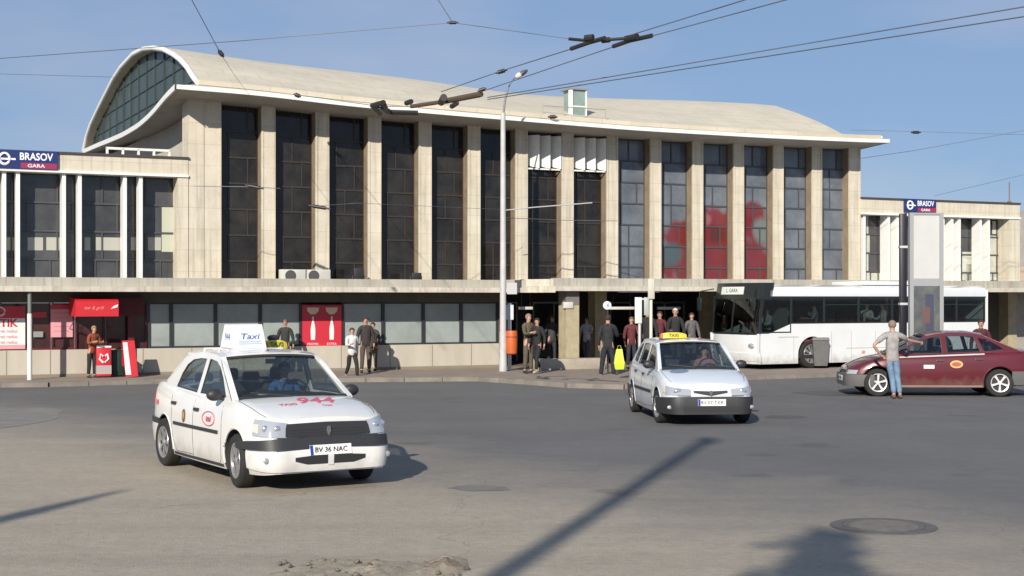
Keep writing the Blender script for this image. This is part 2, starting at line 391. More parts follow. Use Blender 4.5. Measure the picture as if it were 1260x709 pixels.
# manhole
mc = gnd(1087, 648)
mh = thing('manhole_cover', 'round worn iron manhole cover set in a concrete ring in the road', 'manhole', (mc.x, mc.y, 0))
bm = bmesh.new(); lathe(bm, [(.53, .003), (.53, .009), (.41, .011), (.41, .003)], 48, close=True)
mobj('ring', bm, mat('manhole_ring', (.12, .115, .11), .8, var=.3, vscale=8, bump=.4), mh)
bm = bmesh.new(); lathe(bm, [(.402, .002), (.402, .012), (.36, .012), (.36, .009), (.001, .009)], 48)
for k in range(-5, 6):
    L_ = math.sqrt(max(0, .34**2-(k*.06)**2)); box(bm, -L_, L_, k*.06-.012, k*.06+.012, .0075, .0125)
mobj('lid', bm, mat('cast_iron', (.165, .155, .145), .7, .3, var=.35, vscale=6), mh)

# ================================================================== STATION
P0 = fac(0, 0)
ST = thing('station_building', 'long modern railway station with a vaulted cream roof, tall stone columns and low glazed wings', 'station', P0, ANG)
U0, DU = -9.7, 1.678
cu_ = [U0+DU*i for i in range(15)]
ROOFM = mat('roof_covering', (.58, .53, .43), .8, var=.28, vscale=.9, bump=.4, bscale=12, col2=(.49, .445, .35), streak=False)
def add_seams():
    nt = ROOFM.node_tree; b = nt.nodes['Principled BSDF']; src = b.inputs['Base Color'].links[0].from_socket
    tc = nt.nodes.new('ShaderNodeTexCoord'); br = nt.nodes.new('ShaderNodeTexBrick'); br.inputs['Scale'].default_value = 1
    br.inputs['Brick Width'].default_value = 1.1; br.inputs['Row Height'].default_value = .55; br.inputs['Mortar Size'].default_value = .03
    br.inputs['Color1'].default_value = (1, 1, 1, 1); br.inputs['Color2'].default_value = (.95, .95, .95, 1); br.inputs['Mortar'].default_value = (.88, .87, .85, 1)
    nt.links.new(tc.outputs['Object'], br.inputs['Vector'])
    mx = nt.nodes.new('ShaderNodeMix'); mx.data_type = 'RGBA'; mx.blend_type = 'MULTIPLY'; mx.inputs[0].default_value = 1
    nt.links.new(src, mx.inputs[6]); nt.links.new(br.outputs['Color'], mx.inputs[7]); nt.links.new(mx.outputs[2], b.inputs['Base Color'])
add_seams()
eave_t = [(-11.2, 8.26), (-9.1, 8.22), (-5.6, 8.05), (-1, 7.93), (5, 7.83), (7.7, 7.83), (13, 7.88), (14.3, 7.92)]
def eave_dz(u): return cr(eave_t, u)-8.26
bow_t = [(-10.35, -.15), (-6.6, -.35), (-2.1, -.46), (3.5, -.69), (11.9, -.39), (14.05, -.33)]
archL = [(-.9, 8.44), (-.4, 8.68), (.3, 9.08), (1.2, 9.48), (2.1, 9.80), (3.5, 10.17), (5.02, 10.45), (6.6, 10.66), (8.3, 10.74), (10.48, 10.60), (12, 10.38), (13.66, 10.0), (15.2, 9.62), (16.66, 9.2), (17.6, 8.8), (18.36, 8.24)]
archR = [(-1.1, 8.30), (.5, 8.42), (1.0, 8.56), (1.8, 8.94), (2.6, 9.3), (3.8, 9.78), (5.2, 10.18), (6.7, 10.42), (8.3, 10.5), (10.48, 10.40), (12, 10.2), (13.66, 9.85), (15.2, 9.5), (16.66, 9.1), (17.6, 8.7), (18.36, 8.3)]
NA = len(archL)
UL, UR = -10.35, 14.05
def vault(u, i, off=0.):
    t = (u-UL)/(UR-UL); t = min(max(t, 0), 1); ts = t*t*(3-2*t)
    wL, zL = archL[i]; wR, zR = archR[i]
    # thickness offset along approximate normal
    a = archL[max(0, i-1)]; b = archL[min(NA-1, i+1)]; tx, tz = b[0]-a[0], b[1]-a[1]; l = math.hypot(tx, tz); nx, nz = tz/l, -tx/l
    wv, zv = lerp(wL, wR, t), lerp(zL, zR, t)
    h = (zv-8.3)/2.4; bow = cr(bow_t, u)*max(0, min(1, h*1.6))
    base = eave_dz(u)*(1-min(1, max(0, h))*1) if h < 1 else 0
    return Vector((u, wv, zv+bow+base*.9))
bm = bmesh.new(); nu = 44
def rf(a, b, off):
    u = lerp(UL, UR, a); i = b*(NA-1); i0 = min(int(i), NA-2); f = i-i0
    return vault(u, i0, off).lerp(vault(u, i0+1, off), f)
shell(bm, lambda a, b, o: rf(a, b, 0)+Vector((0, 0, o)), nu, (NA-1)*2, 0., .14)
roof = mobj('vaulted_roof', bm, ROOFM, ST, smooth=35)
# white rim along the left arch edge and right arch edge
for sd_, dx_, r_ in ((0, -.03, .085), (1, .02, .045)):
    bm = bmesh.new(); tube(bm, [rf(sd_, k/60, 0)+Vector((dx_, 0, .07)) for k in range(61)], r_, 8)
    mobj('arch_rim', bm, WHITE(), roof, smooth=50)
# soffit slab: S-curved, overhanging at the front; left edge splayed
slabt = [(-1.32, 8.20), (0, 8.12), (1.0, 8.03), (2.19, 7.92), (3.6, 7.84), (5.18, 7.80), (7.5, 7.82), (10.42, 7.91), (14, 8.05), (18.33, 8.2)]
def slabp(a, b, o):
    wv = lerp(-1.32, 18.4, b**1.6); ul = lerp(-11.07, -10.38, (wv+1.32)/19.7); u = lerp(ul, 14.2, a)
    z = cr(slabt, wv)+eave_dz(u)*math.exp(-max(0, wv)/6)
    return Vector((u, wv, z+o))
bm = bmesh.new(); shell(bm, slabp, 44, 26, 0., .09)
SOFF = mat('soffit_plaster', (.40, .375, .34), .85, var=.25, vscale=1.5, col2=(.30, .28, .25))
mobj('soffit_slab', bm, SOFF, ST, smooth=35)
bm = bmesh.new()   # white fascia strip round the slab edge
def fas(path, n, h0, h1, nrm):
    for k in range(n):
        p, q = path(k/n), path((k+1)/n)
        vs = [bm.verts.new(v) for v in (p+nrm*.05+Vector((0, 0, h0)), q+nrm*.05+Vector((0, 0, h0)), q+nrm*.05+Vector((0, 0, h1)), p+nrm*.05+Vector((0, 0, h1)), p-nrm*.0+Vector((0, 0, h0)), q+Vector((0, 0, h0)), q+Vector((0, 0, h1)), p+Vector((0, 0, h1)))]
        for f in ((0, 1, 2, 3), (0, 4, 5, 1), (3, 2, 6, 7)): bm.faces.new([vs[i] for i in f])
fas(lambda t: slabp(t, 0, 0), 60, -.01, .115, Vector((0, -1, 0)))
fas(lambda t: slabp(0, t, 0), 40, -.03, .13, Vector((-1, 0, 0)))
fas(lambda t: slabp(1, t, 0), 30, -.01, .11, Vector((1, 0, 0)))
mobj('eave_fascia', bm, WHITE(), ST)
bm = bmesh.new()   # roof skirt from vault foot to eave edge
shell(bm, lambda a, b, o: (slabp(a, 0, 0.101) if b == 0 else (slabp(a, 0, 0.101).lerp(rf(a, 0, .05)+Vector((0, .12, 0.02)), b)))+Vector((0, 0, o)), 44, 2, -.03, 0.)
mobj('eave_skirt', bm, ROOFM, ST, smooth=40)
# tympanum glazing between vault and slab (left end), leaning columns of glass
def arch_pt(side, k):
    return rf(side, k, 0)
for side, uu in ((0, UL+.25), (1, UR-.2)):
    bm = bmesh.new(); N = 36; top = []; bot = []
    for k in range(N+1):
        p = rf(side, .02+.965*k/N, 0); b_ = (max(0, p.y+1.32)/19.72)**(1/1.6); q = slabp(side, b_, .08)
        top.append(bm.verts.new((uu, p.y, p.z))); bot.append(bm.verts.new((uu, p.y, min(q.z, p.z-.01))))
    for k in range(N): bm.faces.new((top[k], top[k+1], bot[k+1], bot[k]))
    g = mobj('gable_glazing', bm, mat('gable_glass', (.016, .03, .027), .35, spec=.25, var=.55, vscale=1.1, col2=(.06, .085, .072), streak=True), ST)
    bm = bmesh.new()
    for wv in [0.6+1.35*i for i in range(13)]:
        zt = None
        for k in range(200):
            p = rf(side, k/200, 0)
            if p.y >= wv: zt = p.z; break
        b_ = ((wv+1.32)/19.72)**(1/1.6); zb = slabp(side, b_, .1).z
        if zt and zt-zb > .1: box(bm, uu-.04, uu+.02, wv-.025, wv+.025, zb, zt)
    for zz in (8.75, 9.35, 9.95):
        ws = [rf(side, k/200, 0).y for k in range(201) if rf(side, k/200, 0).z > zz]
        if ws: box(bm, uu-.03, uu+.02, min(ws), max(ws), zz-.015, zz+.015)
    mobj('gable_frame', bm, mat('gable_frame', (.03, .04, .036), .6), g)
# rear and side walls of the hall so that it is a closed volume
WALL = mat('hall_render', (.50, .47, .41), .85, var=.2, vscale=1.2)
def wall(u0, u1, w0, w1, z0, z1, m=WALL, name='wall', par=ST): return B(name, (u0, u1, w0, w1, z0, z1), m, par)
wall(-9.95, -9.7, .8, 17.6, 2.7, 7.85); wall(13.75, 13.98, .8, 17.6, 2.7, 7.7); wall(-9.95, 13.98, 17.6, 17.9, 0, 7.9)
# columns
zc_top = lambda u: cr(slabt, .3)+eave_dz(u)+.05
for i, u in enumerate(cu_):
    hw = .21 if i not in (0, 14) else (.28 if i == 0 else .25)
    u_ = u-.03 if i == 0 else u
    top = zc_top(u)
    bm = bmesh.new(); box(bm, u_-hw, u_+hw, .05, .50, 2.62, top)
    for s in (-1, 1):   # shadow joint grooves: thin proud edge strips
        box(bm, u_+s*(hw-.03)-.03+(0.004*s), u_+s*(hw-.03)+.03+(0.004*s), .03, .06, 2.62, top-.02)
    c = mobj('column', bm, STONE(), ST)
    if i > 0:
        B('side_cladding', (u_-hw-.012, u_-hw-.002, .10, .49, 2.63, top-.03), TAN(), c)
B('end_pier', (-10.42, -9.99, .02, .8, 2.62, zc_top(-10.2)-.02), STONE(), ST)
# hall windows
DKG = mat('dark_hall_glass', (.008, .008, .009), .06, spec=.35, var=.5, vscale=1.3, col2=(.035, .031, .027))
GRG = mat('grey_hall_glass', (.17, .195, .225), .08, spec=.5, var=.4, vscale=.9, col2=(.075, .085, .105))
FRM = mat('brown_frames', (.035, .028, .024), .5)
FRG = mat('grey_frames', (.06, .062, .068), .5)
rr = random.Random(3)
for i in range(14):
    a, b = cu_[i]+.2, cu_[i+1]-.2; right = i >= 8; top = zc_top((a+b)/2)-.05
    bm = bmesh.new(); box(bm, a, b, .44, .46, 2.66, top); wn = mobj('window', bm, GRG if right else DKG, ST)
    bm = bmesh.new(); n = 7; H_ = (top-2.66)/n; t = .025
    for k in range(n+1):
        zz = 2.66+H_*k; box(bm, a, b, .41, .437, max(2.66, zz-t), min(top, zz+t))
    for k in range(n):
        f = (.28 if k % 2 else .74) if rr.random() < .8 else .5; uu = lerp(a, b, f)
        box(bm, uu-.02, uu+.02, .412, .437, 2.66+H_*k+t, 2.66+H_*(k+1)-t)
    for uu in (a, b-.05): box(bm, uu, uu+.05, .405, .437, 2.68, top-.02)
    mobj('window_frame', bm, FRG if right else FRM, wn)
# white sunblinds above the entrance
for bay in (6, 7):
    a, b = cu_[bay]+.24, cu_[bay+1]-.24
    for k in range(3):
        u0 = lerp(a, b, (k+.14)/3); u1 = lerp(a, b, (k+.92)/3)
        bm = bmesh.new(); z1, z0 = 7.62, 6.54
        vs = [bm.verts.new(p) for p in ((u0, .36, z1), (u1, .0, z1), (u0, .36, z0+.12), (u1, .0, z0), (u0+.03, .36, z1), (u1+.03, .02, z1), (u0+.03, .36, z0+.12), (u1+.03, .02, z0))]
        for f in ((0, 1, 3, 2), (4, 6, 7, 5), (0, 4, 5, 1), (2, 3, 7, 6), (1, 5, 7, 3), (0, 2, 6, 4)): bm.faces.new([vs[q] for q in f])
        mobj('sun_louvre', bm, WHITE(), ST)
    B('louvre_rail', (a, b, .08, .12, 6.50, 6.55), WHITE(), ST)
# large red printed figure across the right windows: soft-edged print in the pane material
def print_mat():
    m = GRG; nt = m.node_tree; b = nt.nodes['Principled BSDF']; cur = b.inputs['Base Color'].links[0].from_socket
    N = nt.nodes.new; L = nt.links.new; tc = N('ShaderNodeTexCoord'); sp = N('ShaderNodeSeparateXYZ'); L(tc.outputs['Object'], sp.inputs[0])
    nz = N('ShaderNodeTexNoise'); nz.inputs['Scale'].default_value = 1.5; nz.inputs['Detail'].default_value = 5; L(tc.outputs['Object'], nz.inputs['Vector'])
    def M(op, a, c):
        n = N('ShaderNodeMath'); n.operation = op
        for i_, v in enumerate((a, c)):
            if isinstance(v, (int, float)): n.inputs[i_].default_value = v
            else: L(v, n.inputs[i_])
        return n.outputs[0]
    for px, py, rx, rz, c_, soft in ((886, 340, 2.5, 1.9, (.15, .010, .011), .15), (884, 278, 1.3, .62, (.16, .012, .012), .18), (836, 290, .6, .5, (.15, .012, .012), .2), (926, 268, .55, .6, (.15, .011, .011), .2), (938, 284, .36, .45, (.13, .17, .17), .3), (826, 313, .5, .42, (.05, .085, .10), .2), (882, 289, .30, .30, (.07, .02, .015), .3), (868, 270, .22, .2, (.26, .10, .10), .4)):
        cx, cz = fu(px, .44), fz(px, py, .44)
        d = M('SQRT', M('ADD', M('POWER', M('DIVIDE', M('SUBTRACT', sp.outputs[0], cx), rx), 2), M('POWER', M('DIVIDE', M('SUBTRACT', sp.outputs[2], cz), rz), 2)), 0)
        d = M('ADD', d, M('MULTIPLY', M('SUBTRACT', nz.outputs['Fac'], .5), 1.1))
        r = N('ShaderNodeMapRange'); r.inputs[1].default_value = 1+soft; r.inputs[2].default_value = 1-soft; r.inputs[4].default_value = .88; L(d, r.inputs[0])
        x = N('ShaderNodeMix'); x.data_type = 'RGBA'; x.inputs[7].default_value = (*c_, 1); L(r.outputs[0], x.inputs[0]); L(cur, x.inputs[6]); cur = x.outputs[2]
    L(cur, b.inputs['Base Color'])
print_mat()
# wings ------------------------------------------------------------------
WG = mat('wing_glass', (.085, .087, .092), .07, spec=.5, var=.45, vscale=.8, col2=(.03, .03, .033))
def wing(u0, u1, ztop, zbeam, fins, end0, end1, deep):
    wn = B('wing_wall', (u0, u1, .9, deep, 2.6, ztop-.1), WALL, ST)
    B('wing_parapet', (u0, u1, .0, .6, zbeam+.07, ztop-.06), STONE(), ST)
    B('parapet_cap', (u0-.02, u1+.02, -.05, deep+.05, ztop-.06, ztop), mat('dark_coping', (.05, .045, .04), .7), ST)
    B('beam_lip', (u0, u1, -.06, .5, zbeam, zbeam+.068), WHITE(), ST)
    if end0: B('stone_pier', (u0, u0+end0, -.01, .6, 2.62, zbeam-.002), STONE(), ST)
    if end1: B('stone_pier', (u1-end1, u1, -.01, .6, 2.62, zbeam-.002), STONE(), ST)
    a, b = u0+end0+.003, u1-end1-.003
    g = B('window_band', (a, b, .60, .62, 2.62, zbeam), WG, ST)
    bm = bmesh.new(); H_ = (zbeam-2.62)/4
    for k in range(1, 4): box(bm, a, b, .555, .597, 2.62+H_*k-.025, 2.62+H_*k+.025)
    u = a; kk = 0
    while u < b-.3:
        u += .62; kk += 1
        for k in range(4):
            if (k+kk) % 2 == 0 or k == 0: box(bm, u-.02+.2*(k % 2), u+.02+.2*(k % 2), .56, .595, 2.62+H_*k+.027, 2.62+H_*(k+1)-.027)
    mobj('window_frame', bm, FRG, g)
    # pale blinds behind the glass seen as light rectangles
    for f in fins: B('fin', (f-.05, f+.05, .06, .50, 2.66, zbeam-.003), WHITE(), ST)
wing(-26, -10.43, 6.42, 5.83, [fu(p, .1) for p in (5, 22, 78.5, 98, 153.5, 173)]+[-16.6, -17.05, -18.3, -18.75, -20, -20.45, -21.7, -22.15], 0, fu(237, .2)-fu(224, .2), 14)
wing(14.05, 21.7, 6.0, 5.37, [fu(p, .1) for p in (1063, 1093, 1104, 1160, 1171, 1180, 1206, 1216)], 0, .55, 14)
BL = mat('pale_blind', (.36, .36, .32), .7)
for (x0, x1) in ((8, 18), (34, 53), (57, 74), (104, 111), (118, 148), (161, 170), (182, 198)):
    B('blind', (fu(x0, .59), fu(x1, .59), .585, .599, fz(x0, 308, .59), fz(x0, 292, .59)), BL, ST)
B('curtain', (fu(199, .59), fu(213, .59), .583, .598, fz(205, 310, .59), fz(205, 255, .59)), mat('curtain', (.42, .44, .36), .8), ST)
for x0, x1, y0, y1 in ((1072, 1091, 336, 347), (1122, 1158, 262, 345), (1184, 1198, 310, 345), (1218, 1226, 290, 345), (1221, 1227, 272, 288), (1066, 1070, 262, 345), (1188, 1203, 325, 346)):
    B('curtain', (fu(x0, .59), fu(x1, .59), .583, .598, fz(x0, y1, .59), fz(x0, y0, .59)), mat('net_curtain', (.52, .53, .46), .8, var=.3, vscale=3), ST)
# small raised balustrade on the left wing roof, in front of the hall's side
bm = bmesh.new(); box(bm, -12.4, -10.5, 2.0, 2.12, 6.45, 6.53); box(bm, -12.4, -10.5, 2.0, 2.12, 6.75, 6.82)
for k in range(5): box(bm, -12.4+.46*k, -12.34+.46*k, 2.0, 2.1, 6.35, 6.8)
mobj('roof_railing', bm, WHITE(), ST)
# canopy / ground floor ----------------------------------------------------
UE = fu(648, -1.2)
B('canopy_slab', (-26, UE, -1.35, 1.0, 2.50, 2.655), LIP(), ST)
B('canopy_parapet', (-26, UE, -1.22, -1.0, 2.658, 2.89), CONC(), ST)
UR2 = 24.
cs = B('entrance_canopy_slab', (UE+.45, UR2, -2.3, 1.0, 2.55, 2.70), LIP(), ST)
B('entrance_parapet', (UE+.45, UR2, -2.18, -1.98, 2.703, 2.95), CONC(), ST)
bm = bmesh.new()   # splayed corner between the two canopies
for (z0, z1, o) in ((2.50, 2.70, 0), (2.70, 2.92, .13)):
    poly = [(UE-.02, -1.35+o), (UE+.45, -2.3+o), (UE+.455, .9), (UE-.02, .9)]
    prism(bm, poly, lambda x, y, t, z0=z0: Vector((x, y, z0+t)), z1-z0-.003)
mobj('canopy_corner', bm, LIP(), ST)
BASEW = mat('base_wall_panels', (.49, .455, .39), .85, var=.22, vscale=1.3, bump=.2, col2=(.39, .36, .30), streak=True)
UG = fu(614, 0)
bw = wall(-26, UG, 0, .35, .0, .88, BASEW, 'base_wall')
bm = bmesh.new()
for p in (8, 62, 118, 176, 236, 300, 360, 420, 480, 532, 580): u = fu(p, 0); box(bm, u-.012, u+.012, -.004, .02, .13, .87)
box(bm, -26, UG, -.012, .02, .0, .2)
mobj('panel_joint', bm, mat('joint', (.22, .19, .15), .9), bw)
wall(-26, UG, .02, .35, 2.2, 2.497, mat('lintel_canopy_shade', (.10, .095, .08), .8, var=.3), 'lintel')  # dark wall colour stands in for the shadow under the canopy
FG = mat('frosted_glass', (.33, .375, .37), .12, spec=.5, var=.3, vscale=.8)
mull = [182, 210.5, 265, 320, 370, 421, 471, 520.5, 567, 612]
for k, (p, q) in enumerate(zip(mull, mull[1:])):
    if p == 370: continue
    a, b = fu(p, .1), fu(q, .1)
    g = B('shop_window', (a+.05, b-.05, .12, .14, .93, 2.18), FG, ST)
    bm = bmesh.new()
    for d in ((a, a+.05, .06, .16, .883, 2.198), (b-.05, b-.002, .06, .16, .883, 2.198), (a+.05, b-.05, .07, .15, .883, .935), (a+.05, b-.05, .07, .15, 2.15, 2.197)): box(bm, *d)
    mobj('window_frame', bm, DKM(), g)
# left shop: dark glazing, red frame
SG = mat('shop_glass', (.02, .016, .018), .08, spec=.5, var=.6, vscale=1.5, col2=(.09, .03, .03))
for (p, q) in ((-120, -62), (-60, -4), (0, 35), (37, 62), (64, 91), (93, 128), (130, 180)):
    a, b = fu(p, .1), fu(q, .1)
    g = B('shop_window', (a+.03, b-.03, .12, .14, .93 if q < 100 else .12, 2.18), SG, ST)
    bm = bmesh.new(); zb = .883 if q < 100 else .13
    for d in ((a, a+.03, .05, .16, zb, 2.198), (b-.03, b-.002, .05, .16, zb, 2.198), (a+.03, b-.03, .06, .15, zb, zb+.06)): box(bm, *d)
    mobj('window_frame', bm, mat('dark_red_frame', (.10, .012, .014), .4), g)
wall(-26, fu(-120, .1), .02, .3, .88, 2.2, BASEW)
# entrance recess
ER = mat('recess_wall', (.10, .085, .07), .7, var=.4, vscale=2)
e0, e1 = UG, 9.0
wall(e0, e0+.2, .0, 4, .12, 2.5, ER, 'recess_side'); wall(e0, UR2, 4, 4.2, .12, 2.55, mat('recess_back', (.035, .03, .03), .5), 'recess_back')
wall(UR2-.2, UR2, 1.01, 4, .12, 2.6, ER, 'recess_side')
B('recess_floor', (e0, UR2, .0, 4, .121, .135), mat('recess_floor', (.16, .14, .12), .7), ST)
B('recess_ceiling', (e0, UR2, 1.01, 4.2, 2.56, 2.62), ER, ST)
for k in range(9):    # glazed doors along the back of the recess
    u = e0+.8+k*2.3
    d = B('door', (u, u+1.7, 3.86, 3.9, .14, 2.2), mat('door_glass', (.02, .022, .024), .06, spec=.6), ST)
    bm = bmesh.new()
    for q in ((u, u+.05, 3.82, 3.859, .14, 2.2), (u+1.65, u+1.7, 3.82, 3.859, .14, 2.2), (u+.83, u+.87, 3.82, 3.859, .14, 2.2), (u+.05, u+1.65, 3.83, 3.859, 2.14, 2.2), (u+.05, u+1.65, 3.83, 3.859, 1.0, 1.04)): box(bm, *q)
    mobj('door_frame', bm, mat('aluminium', (.35, .34, .32), .4, .6), d)
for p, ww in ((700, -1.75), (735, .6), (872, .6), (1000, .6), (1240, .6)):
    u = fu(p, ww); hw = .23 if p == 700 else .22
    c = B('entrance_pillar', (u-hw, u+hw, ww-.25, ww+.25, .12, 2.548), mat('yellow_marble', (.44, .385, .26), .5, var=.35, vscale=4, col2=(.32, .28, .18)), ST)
    if p == 700: B('pillar_shade', (u-hw-.003, u+hw+.003, ww-.253, ww+.253, 2.10, 2.546), mat('pillar_shade_grey', (.16, .15, .14), .7), c)  # grey sleeve paints the canopy's shade onto the pillar top
lu0, lu1 = fu(657, -2.1), fu(737, -2.1)
B('stone_ledge', (lu0, lu1, -2.5, -2.02, .12, .46), mat('ledge_stone', (.42, .37, .30), .8, var=.3), ST, bev=.02)
# rooftop glazed box standing on the front slope
a = fu(704, .8); zt = fz(712, 111, .8)
rb = B('roof_lantern', (a, a+.50, .8, 1.4, 8.2, zt), mat('lantern_glass', (.16, .24, .22), .15, var=.4, vscale=2, col2=(.25, .33, .31)), ST)
bm = bmesh.new(); box(bm, a-.09, a-.002, .74, .9, 8.2, zt); box(bm, a+.502, a+.54, .76, .86, 8.2, zt); box(bm, a+.0, a+.50, .77, .797, 8.72, 8.76)
mobj('lantern_frame', bm, WHITE(), rb)
B('lantern_cap', (a-.11, a+.56, .72, 1.45, zt+.002, zt+.05), mat('cap_grey', (.22, .22, .21), .6), rb)
bm = bmesh.new(); tube(bm, [(fu(668, .3), .3, 8.62), (fu(745, .3), .3, 8.62)], .018, 6)
for k in range(4): u_ = lerp(fu(668, .3), fu(745, .3), k/3); tube(bm, [(u_, .3, 8.2), (u_, .3, 8.62)], .014, 5)
mobj('walkway_rail', bm, mat('rail_grey', (.3, .28, .24), .7), ST)
# far end block seen past the right wing
B('end_block', (21.75, 25.5, .5, 12, 0, 5.75), mat('end_block_render', (.36, .34, .32), .85, var=.25), ST)
B('end_block_panel', (21.8, 24.5, .30, .498, 3.0, 3.55), mat('pink_stone', (.45, .36, .28), .8), ST)

# ================================================================== CARS
TYRE = lambda: mat('tyre_rubber', (.022, .021, .02), .85, var=.4, vscale=10)
CGL = lambda: glass('car_glass', (.74, .78, .78), .055)
INT = lambda: mat('car_interior', (.035, .036, .04), .8)
SEAT = lambda: mat('seat_fabric', (.05, .055, .065), .9)
CHR = lambda: mat('chrome', (.65, .66, .68), .18, 1.)
LENS = lambda: mat('lamp_lens', (.52, .54, .56), .10, .45, spec=.8, coat=.7)
LAMPIN = lambda: mat('lamp_reflector', (.85, .86, .88), .1, .9)
def dirt(m):   # road grime splashed along the lower body, patchy
    nt = m.node_tree; b = nt.nodes['Principled BSDF']; src = b.inputs['Base Color'].links[0].from_socket
    tc = nt.nodes.new('ShaderNodeTexCoord'); sp = nt.nodes.new('ShaderNodeSeparateXYZ'); nt.links.new(tc.outputs['Object'], sp.inputs[0])
    n = nt.nodes.new('ShaderNodeTexNoise'); n.inputs['Scale'].default_value = 5; n.inputs['Detail'].default_value = 6; nt.links.new(tc.outputs['Object'], n.inputs['Vector'])
    a = nt.nodes.new('ShaderNodeMath'); a.operation = 'MULTIPLY_ADD'; a.inputs[1].default_value = .45; nt.links.new(n.outputs['Fac'], a.inputs[0]); nt.links.new(sp.outputs[2], a.inputs[2])
    r = nt.nodes.new('ShaderNodeMapRange'); r.inputs[1].default_value = .66; r.inputs[2].default_value = .40; r.inputs[4].default_value = .45; nt.links.new(a.outputs[0], r.inputs[0])
    x = nt.nodes.new('ShaderNodeMix'); x.data_type = 'RGBA'; x.inputs[7].default_value = (.20, .17, .13, 1); nt.links.new(r.outputs[0], x.inputs[0]); nt.links.new(src, x.inputs[6]); nt.links.new(x.outputs[2], b.inputs['Base Color'])
    return m
def paint(name, col, **k):
    return dirt(mat(name, col, .30, coat=.8, var=.08, vscale=2.2, **k))
def wheel(par, x, y, r, wd, side, kind, steer=0., rimm=None):
    """wheel centred at x,y ; side=+1 means the outside faces +y"""
    wn = None
    bm = bmesh.new()
    pr = [(r*.66, -wd/2+.012), (r*.80, -wd/2-.004), (r*.93, -wd/2+.004), (r*.985, -wd/2+.022), (r, -wd/2+.04), (r, wd/2-.04), (r*.985, wd/2-.022), (r*.93, wd/2-.004), (r*.80, wd/2+.004), (r*.66, wd/2-.012)]
    lathe(bm, pr, 36, 'y', close=True)
    wn = mobj('wheel', bm, TYRE(), par, smooth=35); wn.location = (x, y, r); wn.rotation_euler = (0, random.uniform(0, 1), steer)
    rm = rimm or mat('wheel_cover_silver', (.36, .36, .37), .35, .6)
    o = side*(wd/2-.012); i = side*(wd/2-.055)
    bm = bmesh.new()
    lathe(bm, [(r*.67, i), (r*.67, o), (r*.655, o+side*.008), (r*.60, o+side*.002), (r*.575, i+side*.02)], 36, 'y', close=True)
    lathe(bm, [(r*.001, o+side*.006), (r*.13, o+side*.006), (r*.16, o-side*.004), (r*.165, i)], 18, 'y')
    n = {'cover': 7, 'star': 5, 'plain': 9}[kind]
    for k in range(n):
        a = 2*math.pi*k/n; a0, a1 = {'cover': (.30, .20), 'star': (.42, .16), 'plain': (.26, .25)}[kind]
        q = []
        for (rr_, da) in ((r*.13, -a0), (r*.13, a0), (r*.60, a1), (r*.60, -a1)):
            da = da if rr_ < r*.3 else da*.9
            q.append((rr_*math.cos(a+da), rr_*math.sin(a+da)))
        prism(bm, q, lambda px_, pz_, t: Vector((px_, i+side*.018+side*t, pz_)), .02)
    mobj('rim', bm, rm, wn, smooth=30)
    bm = bmesh.new(); lathe(bm, [(.001, i-side*.02), (r*.64, i-side*.02), (r*.64, i-side*.03), (.001, i-side*.03)], 24, 'y'); mobj('brake_disc', bm, BLK(), wn)
    return wn
